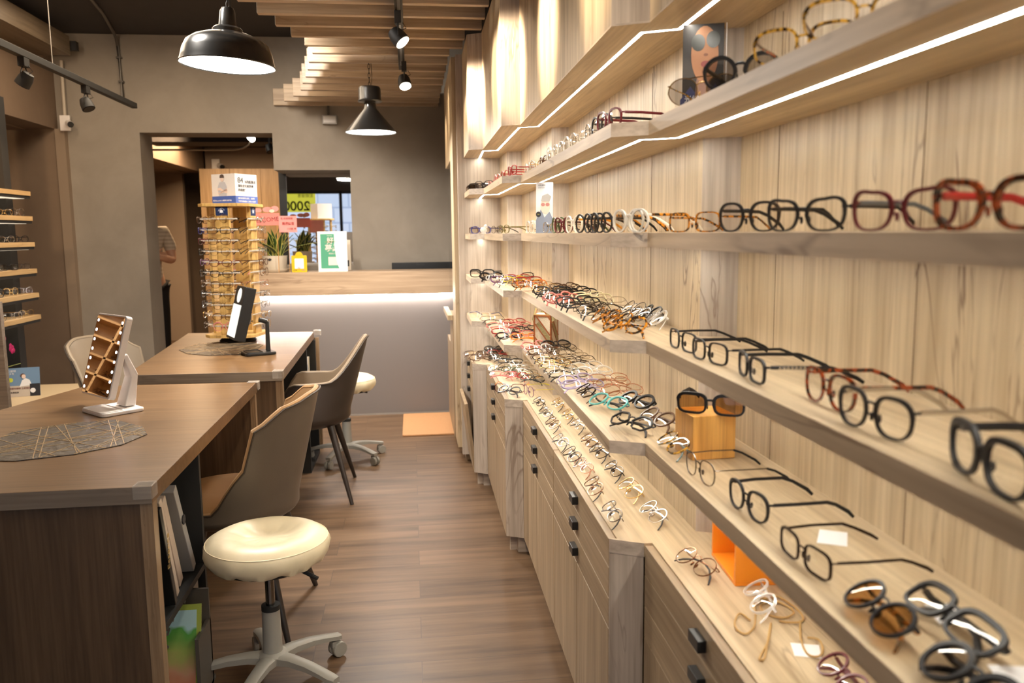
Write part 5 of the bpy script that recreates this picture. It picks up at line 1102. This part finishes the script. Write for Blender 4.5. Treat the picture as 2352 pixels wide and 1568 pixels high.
o = MB().box(-.70, .64, 0, .23, 0, .605).build('inner_desk', tan_y, loc=(-.35, 6.31, 0)); tag(o, 'inner oak desk shelf behind the reception counter', 'desk')
o = MB().prism(rrect(.35, .655, .01), 0, .012).build('floor_mat', mat('orange_tan_mat', (.55, .29, .13), .6, noise=.08, nscale=60), loc=(.087, 5.66, .0005), bevel=.003); tag(o, 'orange-tan anti-fatigue mat on the floor before the counter', 'mat')
# ================================================================ ROTATING STAND
SX, SY = -.972, 4.715; t = thing('rotating_stand', 'bamboo rotating display stand full of glasses on the far desk', 'display stand', (SX, SY, .7405), R(-12))
def oct_(s, c_): return [(s, s - c_), (s - c_, s), (-s + c_, s), (-s, s - c_), (-s, -s + c_), (-s + c_, -s), (s - c_, -s), (s, -s + c_)]
MB().lathe([(.095, 0), (.10, .006), (.092, .014), (.05, .022), (.045, .032), (.001, .032)], 40).build('turntable', matte_black, t, smooth=True)
MB().prism(oct_(.142, .045), .032, .048).build('bottom_board', bamboo, t, bevel=.0015); MB().prism(oct_(.142, .045), .738, .754).build('top_board', bamboo, t, bevel=.0015)
for k in range(4):
    a = k * math.pi / 2; pn = MB().box(-.040, .040, -.122, -.106, .048, .738).build('upright_panel', bamboo, t, rot=(0, 0, a), bevel=.001)
    if k in (0, 1, 3):
        MB().box(-.034, .034, -.1235, -.1222, .690, .736).build('logo_plate', mat('logo_navy', (.012, .03, .10), .4) if k == 0 else bpy.data.materials['logo_navy'], pn)
        lg = [(-.012, .702), (-.006, .706), (-.002, .702), (.003, .707), (.010, .702), (.007, .711), (.011, .716), (.006, .716), (.003, .722), (-.001, .719), (-.004, .726), (-.007, .717), (-.013, .715), (-.008, .711)]
        mb = flat(lg, 'x', None, None, .0006); mb.v = [(x, y - .1237, z) for x, y, z in mb.v]; mb.build('logo_rider', paper, pn)
        for i, chx in enumerate('SANTA BARBARA POLO'):
            if chx == ' ': continue
            th = R(160 - i * 8.2); text(chx, .0055, paper, pn, (.019 * math.cos(th) - .0015, -.1238, .708 + .019 * math.sin(th)), (R(90), -(R(90) - th) * -1 * -1, 0), depth=.0002)
rodm = mat('clear_rod', (.75, .70, .62), .15, alpha=.75)
tiers = 11; side = ['facing the camera', 'on its right side', 'on its far side', 'on its left side']
sty = {0: ['gld_round', 'blk_rect', 'brn_oval', 'slv_round', 'bur_oval', 'blk_oval', 'brn_oval', 'gun_round', 'gun_round', 'brn_oval', 'pnk_round'], 3: ['brn_oval', 'blu_rect', 'bur_rect', 'blk_rect', 'pur_oval', 'blk_rect', 'brn_rect', 'blk_oval', 'blk_rect', 'gld_oval', 'gun_oval'],
       1: ['slv_oval', 'slv_round', 'gld_oval', 'slv_round', 'brn_oval', 'brz_round', 'pkg_oval', 'gun_oval', 'gun_oval', 'gld_oval', 'gld_round'], 2: ['blk_oval', 'blk_oval', 'slv_oval', 'blk_oval', 'gun_oval', 'pnk_oval', 'brn_oval', 'blk_oval', 'bur_oval', 'brn_oval', 'slv_oval']}
rz0 = R(-12)
for k in range(4):
    a = k * math.pi / 2
    for i in range(tiers):
        z = .672 - i * .0575
        for s_ in (-1, 1):
            n0 = MB().tube([(s_ * .028, -.12, z), (s_ * .034, -.165, z + .003)], .004, 8).build('glasses_rod', rodm, t, rot=(0, 0, a), smooth=True)
        MB().tube([(-.085, -.128, z), (.085, -.128, z)], .0038, 8).build('crossbar', rodm, t, rot=(0, 0, a), smooth=True)
        d = Vector((math.sin(rz0 + a), -math.cos(rz0 + a), 0)); loc = Vector((SX, SY, .7405 + z - .022)) + d * .172
        s = sty[k][i]; sv = ST[s]
        place_glasses(s, 'o', loc, rz0 + a + random.uniform(-.06, .06), sv[5] + ' ' + SH[sv[0]][3] + ' glasses on the rotating stand ' + side[k] + ', ' + ORD[i] + ' tier down', 'glasses hung on the rotating stand')
t = thing('cardboard_topper', 'white and blue folded advertising box on top of the rotating stand', 'advertising box', (-.952, 4.735, 1.4955), R(-2))
S_ = .083; tp = wp
bx = MB().box(-S_, S_, -S_, S_, 0, .158).build('box', mat('warm_white_card', (.78, .74, .70), .5), t, rot=(0, 0, R(60)))
bandm = mat('blue_band', (.06, .12, .42), .5)
for k, ang in ((0, 0), (1, -90)):
    pnl = MB().box(-S_, S_, -S_ - .0012, -S_ - .0002, 0, .040).build('blue_band', bandm, bx, rot=(0, 0, R(-ang) if False else R(90 if k == 0 else 0) * 1 - (R(90) if k == 0 else 0) + (R(-90) if k == 1 else 0)))
    if k == 0:
        z = .105; g_ = mat('print_dark', (.05, .05, .06), .5); kw = dict(rot=(R(90), 0, 0))
        text('84', .042, g_, pnl, (-.064, -S_ - .0014, .110), (R(90), 0, 0)); text('%的配戴者', .018, g_, pnl, (-.010, -S_ - .0014, .110), (R(90), 0, 0)); text('擁有全天候舒適', .0165, g_, pnl, (-.062, -S_ - .0014, .088), (R(90), 0, 0)); text('的視覺°', .0165, g_, pnl, (-.062, -S_ - .0014, .066), (R(90), 0, 0))
        text('隨年齡層增長要求，換鏡對', .0105, paper, pnl, (-.066, -S_ - .0016, .024), (R(90), 0, 0)); text('不同年齡層納入全新3大族群！', .0105, paper, pnl, (-.066, -S_ - .0016, .008), (R(90), 0, 0)); MB().box(-.045, .06, -S_ - .0012, -S_ - .0004, .052, .0525).build('fine_print_line', mat('faint_grey', (.5, .5, .5), .5), pnl)
    else:
        text('蔡司SmartLife 2.0隨時全面升級', .0098, paper, pnl, (-.076, -S_ - .0016, .013), (R(90), 0, 0))
        def q(pts, m, lay, nm): mb = flat([((x - .005) * 1.25, .04 + (z - .04) * 1.08) for x, z in pts], nm, None, None, .0003); mb.v = [(x, y - S_ - .0008 - .0004 * lay, z) for x, y, z in mb.v]; mb.build(nm, m, pnl)
        q([(-.022, .040), (.022, .040), (.026, .085), (.016, .108), (-.016, .108), (-.026, .085)], mat('printed_grey_blouse', (.52, .52, .55), .5), 1, 'printed_blouse'); q(disc(0, .126, .0095, .015), skin_b, 2, 'printed_face'); q(disc(0, .137, .012, .010, 16, 0, 180) + [(-.012, .128), (-.0095, .130), (.0095, .130), (.012, .128)][::1], mat('print_hair', (.10, .07, .06), .5), 3, 'printed_hair')
        q([(-.028, .066), (-.018, .070), (.020, .054), (.028, .060), (.026, .068), (.018, .062), (-.012, .082), (-.026, .080)], skin_b, 3, 'printed_arm'); q([(.028, .068), (.020, .074), (-.020, .056), (-.028, .060), (-.024, .052), (.002, .056), (.026, .078)], skin_b, 4, 'printed_arm')
# ================================================================ LEFT SIDE OF THE SHOP
shelf_lip = wood('left_shelf_wood', 'y', (.58, .40, .20), (.48, .32, .15), (.2, .12, .05))
back_tan = mat('tan_backboard', (.34, .22, .13), .7)
t = thing('display_rack', 'tall dark-framed display rack at the left edge', 'rack', (-2.205, 5.2, .42))
MB().box(-.28, -.20, -.13, -.05, 0, 1.7).build('post', matte_black, t, loc=(.12, 0, 0)); MB().box(-.28, -.20, -.98, -.90, 0, 1.7).build('post', matte_black, t)
MB().box(-.28, -.26, -1.0, -.10, .46, 1.55).build('backboard', back_tan, t)
zz = [.87, 1.0, 1.142, 1.298, 1.448, 1.592]
for i, z in enumerate(zz):
    if i == 0: th2 = .022
    b = MB().box(-.26, 0, -1.0, 0, z - .42 - .026, z - .42); b.build('shelf_board', shelf_lip, t, bevel=.001); MB().box(-.25, -.004, -.996, -.004, z - .42 - .042, z - .42 - .026).build('shelf_support', matte_black, t)
    MB().box(-.24, -.02, -.96, -.04, z - .42 - .0435, z - .42 - .042).build('light_strip', emis('rack_strip_light', (1, .82, .6), .9) if i == 0 else bpy.data.materials['rack_strip_light'], t)
sL = {0: ['slv_oval', 'cry_round', 'gun_round', 'slv_rect', 'gld_oval'], 1: ['slv_round', 'blk_round', 'blk_round', 'gld_round', 'slv_oval'], 2: ['gun_oval', 'blk_round', 'gun_rect', 'blk_rect', 'gun_oval'], 3: ['gun_round', 'brn_oval', 'gld_round', 'slv_oval', 'blk_oval'], 4: ['wht_round', 'gun_oval', 'gun_round', 'gld_oval', 'slv_round']}
for i in range(5):
    for j, s in enumerate(sL[i][::-1]):
        sv = ST[s]; place_glasses(s, 'o', (-2.24, 5.10 - j * .165, zz[i] + .0005), R(90 + random.uniform(-6, 6)) + R(-20), sv[5] + ' ' + SH[sv[0]][3] + ' glasses, left rack, ' + ['lowest', 'second', 'third', 'fourth', 'fifth'][i] + ' shelf up, ' + ORD[j] + ' from its far end', 'glasses on the left display rack')
t = thing('pigeonhole_display', 'honey wood pigeonhole glasses display reflected in the white mirror', 'display unit', (-2.44, 1.90, .42))
hm = wood('pigeonhole_wood', 'y', (.62, .38, .16), (.52, .30, .12), (.2, .1, .04)); mb = MB().box(-.02, 0, 0, 2.25, 0, 1.5)
for i in range(17): mb.box(0, .13, 0, 2.25, i * .09, i * .09 + .010)
for i in range(11): mb.box(0, .13, .02 + i * .22, .032 + i * .22, 0, 1.5)
mb.build('carcass', hm, t)
for i in range(5, 13):
    for j in range(4):
        s = ['dkm_oval', 'gun_rect', 'brn_round', 'dkm_rect'][(i + j) % 4]; place_glasses(s, 'f', (-2.375, 2.12 + j * .44, .42 + i * .09 + .0105), R(90), ST[s][5] + ' folded glasses in the pigeonhole display, ' + ORD[i] + ' row up, column ' + ORD[j], 'glasses in the pigeonhole display')
o = MB().box(-.35, .20, 0, 3.6, 0, .42).build('low_counter', mat('cream_counter', (.55, .43, .27), .5), loc=(-2.2, 1.75, 0), bevel=.004); tag(o, 'low cream-topped display counter along the left wall', 'counter')
t = thing('brochure_stand', 'blue brochure with a person looking up, leaning on the low counter', 'brochure', (-2.25, 4.95, .4205), R(14)); t.scale = (1.15, 1, 1.15)
rot = (R(-14), 0, 0); cdm = MB().box(-.10, .09, 0, .006, 0, .145).build('card', mat('sky_blue_print', (.16, .27, .42), .5), t, rot=rot)
MB().box(-.10, .09, -.0012, 0, 0, .055).build('white_lower_panel', mat('cream_paper', (.55, .48, .40), .5), cdm); MB().box(.045, .09, -.002, -.0011, .0, .062).build('black_photo', ink, cdm)
def q(pts, m, nm, y=.0022): mb = flat(pts, nm, None, None, .0004); mb.v = [(x, y_ - y, z) for x, y_, z in mb.v]; mb.build(nm, m, cdm)
q([(.0, .05), (.055, .055), (.045, .082), (.028, .092), (.012, .082)], paper, 'printed_shirt', .0012); q(disc(.020, .10, .009, .011), skin_b, 'printed_face'); q(disc(.016, .106, .011, .010), mat('print_brown_hair', (.12, .06, .04), .5), 'printed_hair', .0016); q(disc(-.038, .085, .011, .011), mat('print_lime', (.6, .65, .05), .5), 'lime_badge', .001); q(disc(.058, .028, .012, .012), paper, 'round_sticker', .0026)
text('數位護眼', .013, paper, cdm, (-.065, -.001, .125), (R(90), 0, 0)); text('漸進多焦', .011, paper, cdm, (-.065, -.001, .112), (R(90), 0, 0)); text('專業驗光服務 立即預約', .010, mat('print_maroon', (.2, .05, .04), .5), cdm, (-.055, -.002, .038), (R(90), 0, 0)); text('免費檢測', .009, ink, cdm, (-.04, -.002, .018), (R(90), 0, 0))
# orchid
t = thing('orchid', 'magenta orchid flowers behind the left display rack', 'orchid', (-2.37, 4.78, .4205))
mg = mat('magenta_petal', (.42, .005, .10), .5); rnd = random.Random(2)
MB().lathe([(.045, 0), (.06, .10), (.055, .10), (.001, .09)], 20).build('pot', mat('red_pot', (.35, .03, .02), .3), t, smooth=True)
MB().tube([(0, 0, .09), (.01, .01, .25), (.03, -.03, .40), (.05, -.09, .44), (.07, -.15, .42)], .003, 6).build('stem', leaf_g, t, smooth=True)
for k in range(9):
    c = Vector((.03 + rnd.uniform(-.05, .11), rnd.uniform(-.12, .10), .28 + rnd.uniform(0, .20))); mb = MB()
    for j in range(5): a = j * 1.257 + rnd.random(); mb.ell((c.x + .002 * j, c.y + .017 * math.cos(a), c.z + .017 * math.sin(a)), .004, .015, .015, 8, 5)
    mb.build('flower', mg, t, smooth=True)
for a in (10, 110, 200, 300):
    blade(R(a), 1.2, .16, .022).build('leaf', None, t, smooth=True, solid=.0015)
o = MB(); 
for k in range(3): o.loop([(.01 * k, .035 * math.cos(a_) + .02 * k, .045 + .03 * math.sin(a_) - .012 * k) for a_ in [2 * math.pi * i / 20 for i in range(20)]], .008, 8)
o = o.box(-.03, .03, -.03, .06, 0, .012).build('red_ribbon', mat('copper_red_foil', (.55, .10, .05), .25, .6), loc=(-2.24, 4.62, .4205), smooth=True); tag(o, 'shiny copper-red ribbon bow on the low counter at the left edge', 'ribbon')
t = thing('wooden_post_stand', 'grey-brown wooden upright at the extreme left edge by the near desk', 'post', (-1.965, 4.2, .42))
MB().box(-.07, .0, 0, .03, 0, .60).build('post', desk_edge, t)
# ================================================================ PERSON IN THE BACK ROOM
t = thing('person', 'person in a beige striped shirt and black trousers, arms crossed, beyond the doorway', 'person', (-2.44, 8.0, 0), R(25))
def skin_body(name, verts, edges, mats, parent, root=0, sub=2):
    me = bpy.data.meshes.new(name); me.from_pydata([v[:3] for v in verts], edges, []); o = bpy.data.objects.new(name, me); COL.objects.link(o); o.parent = parent
    md = o.modifiers.new('skin', 'SKIN'); md.use_smooth_shade = True; sv = me.skin_vertices[0].data if me.skin_vertices else None
    if sv is None: bpy.context.view_layer.update(); sv = me.skin_vertices[0].data
    for i, v in enumerate(verts): sv[i].radius = (v[3], v[4] if len(v) > 4 else v[3])
    sv[root].use_root = True; o.modifiers.new('sub', 'SUBSURF').levels = sub; o.modifiers['sub'].render_levels = sub
    for m in mats: me.materials.append(m)
    return o
skin_m = mat('skin', (.62, .33, .20), .55)
V = [(0, 0, .96, .13, .10), (0, 0, 1.08, .125, .095), (0, 0, 1.22, .15, .105), (0, 0, 1.34, .16, .10), (0, 0, 1.43, .06, .06), (0, -.01, 1.49, .05, .055), (0, -.015, 1.56, .072, .085), (0, -.01, 1.64, .07, .088), (0, 0, 1.69, .04, .05),
     (.17, 0, 1.36, .055, .055), (.215, .0, 1.24, .048, .05), (.225, -.04, 1.10, .043, .045), (.12, -.17, 1.13, .036, .036), (-.03, -.19, 1.17, .026, .028), (-.09, -.18, 1.18, .030, .022),
     (-.17, 0, 1.36, .055, .055), (-.215, .0, 1.24, .048, .05), (-.225, -.04, 1.10, .043, .045), (-.12, -.165, 1.12, .036, .036), (.03, -.17, 1.14, .026, .028), (.09, -.15, 1.15, .030, .022),
     (.095, 0, .86, .095, .095), (.10, 0, .50, .065, .065), (.10, .01, .10, .045, .045), (.10, -.10, .04, .045, .035), (-.095, 0, .86, .095, .095), (-.10, 0, .50, .065, .065), (-.10, .01, .10, .045, .045), (-.10, -.10, .04, .045, .035)]
E_ = [(0, 1), (1, 2), (2, 3), (3, 4), (4, 5), (5, 6), (6, 7), (7, 8), (3, 9), (9, 10), (10, 11), (11, 12), (12, 13), (13, 14), (3, 15), (15, 16), (16, 17), (17, 18), (18, 19), (19, 20), (0, 21), (21, 22), (22, 23), (23, 24), (0, 25), (25, 26), (26, 27), (27, 28)]
skin_body('body', V, E_, [skin_m], t)
for sg, hx, hy, hz in ((1, -.10, -.19, 1.185), (-1, .10, -.165, 1.155)):
    mb = MB()
    for j in range(4): mb.tube([(hx, hy, hz - .022 + j * .014), (hx - sg * .03, hy - .004, hz - .022 + j * .015), (hx - sg * (.055 + .006 * (j in (1, 2))), hy + .012, hz - .026 + j * .015)], [.008, .0075, .006], 6)
    mb.tube([(hx + sg * .02, hy - .005, hz + .015), (hx - sg * .005, hy - .012, hz + .045), (hx - sg * .022, hy - .006, hz + .055)], [.009, .008, .006], 6); mb.build('fingers', skin_m, t, smooth=True)
shirt, nt, b = nmat('striped_shirt'); w = nt.nodes.new('ShaderNodeTexWave'); w.bands_direction = 'Z'; w.inputs['Scale'].default_value = 9; g = nt.nodes.new('ShaderNodeTexCoord'); nt.links.new(g.outputs['Object'], w.inputs[0]); r = nt.nodes.new('ShaderNodeValToRGB'); c = r.color_ramp; c.elements[0].color = (.50, .40, .28, 1); c.elements[1].color = (.68, .58, .45, 1); nt.links.new(w.outputs['Fac'], r.inputs[0]); nt.links.new(r.outputs[0], b.inputs['Base Color']); b.inputs['Roughness'].default_value = .8
V2 = [(0, 0, .88, .165, .125), (0, 0, .98, .155, .12), (0, 0, 1.10, .15, .112), (0, 0, 1.24, .17, .122), (0, 0, 1.35, .17, .11), (0, 0, 1.41, .085, .08), (.17, 0, 1.365, .070, .068), (.217, 0, 1.25, .062, .064), (.222, -.02, 1.17, .060, .062), (-.17, 0, 1.365, .070, .068), (-.217, 0, 1.25, .062, .064), (-.222, -.02, 1.17, .060, .062)]
skin_body('shirt', V2, [(0, 1), (1, 2), (2, 3), (3, 4), (4, 5), (4, 6), (6, 7), (7, 8), (4, 9), (9, 10), (10, 11)], [shirt], t)
V3 = [(0, 0, .93, .15, .12), (.09, 0, .84, .11, .11), (.10, 0, .50, .085, .09), (.10, .01, .09, .07, .075), (-.09, 0, .84, .11, .11), (-.10, 0, .50, .085, .09), (-.10, .01, .09, .07, .075)]
skin_body('trousers', V3, [(0, 1), (1, 2), (2, 3), (0, 4), (4, 5), (5, 6)], [mat('black_trousers', (.008, .007, .008), .8)], t)
MB().ell((0, .006, 1.665), .082, .098, .075, 14, 9).build('hair', ink, t, smooth=True)
fc = MB().ell((0, -.105, 1.60), .010, .016, .018, 8, 6); fc.use(skin_m); fc.m = [0] * len(fc.f); fc.build('nose', None, t, smooth=True)
for s_ in (-1, 1): MB().ell((s_ * .028, -.095, 1.625), .011, .006, .006, 8, 6).build('eye', ink, t, smooth=True); MB().ell((s_ * .080, .0, 1.60), .010, .018, .028, 8, 6).build('ear', skin_m, t, smooth=True); MB().ell((s_ * .10, -.06, .03), .04, .12, .03, 12, 8).build('shoe', ink, t, smooth=True)
MB().ell((0, -.098, 1.565), .022, .006, .005, 8, 6).build('mouth', lipm, t, smooth=True)
# ================================================================ SPOT BEAMS
sp((-.02, 3.67, 2.12), (.40, 3.45, 1.95), 60, 50, .6)
sp((-.01, 4.70, 2.12), (.30, 4.35, 1.8), 40, 55, .6)
for (y, e) in ((4.2, 70), (3.3, 80), (2.6, 70), (1.9, 30), (1.1, 4)): sp((-.025, y, 2.15), (.43, y - .05, 1.95), e, 50, .7)
sp((.02, 4.9, 2.15), (.24, 5.15, 2.05), 12, 50, .6); sp((.02, 5.6, 2.2), (.23, 5.6, 1.9), 10, 60, .6)
sp((-1.2, 1.2, 2.7), (-.95, 2.3, .74), 15, 46, .8, WARM2)
for (y, e) in ((.1, 16), (.7, 30), (1.3, 30)): sp((-.02, y, 2.2), (.36, y + 1.9, .55), e, 60, .8, WARM2, .06)
sp((-.85, 4.2, 2.6), (-.1, 6.5, 1.4), 90, 80, 1, NEU, .1); sp((-1.9, 3.8, 2.6), (-1.9, 6.5, 1.6), 30, 80, 1, WARM2, .1); sp((-1.5, 3.2, 2.6), (-2.4, 3.2, 1.2), 40, 60, 1, WARM, .05)  # unseen fill spots added to lift the back wall and the pigeonhole display
for (y, e) in ((.5, 4), (1.3, 8), (2.3, 40), (3.4, 85)): sp((-1.2, y, 2.6), (.42, y + .1, 1.0), e, 75, .9, NEU, .12)  # unseen fill spots added from the left to brighten shelf edges and fronts
sp((-1.83, 3.4, 2.1), (-2.55, 4.3, 2.0), 60, 80, .8, WARM); sp((-1.9, 5.0, 2.2), (-2.3, 5.0, 1.2), 20, 70, .8, WARM)
sp((-2.2, 7.8, 2.35), (-2.55, 8.6, 2.1), 60, 90, .8, WARM)
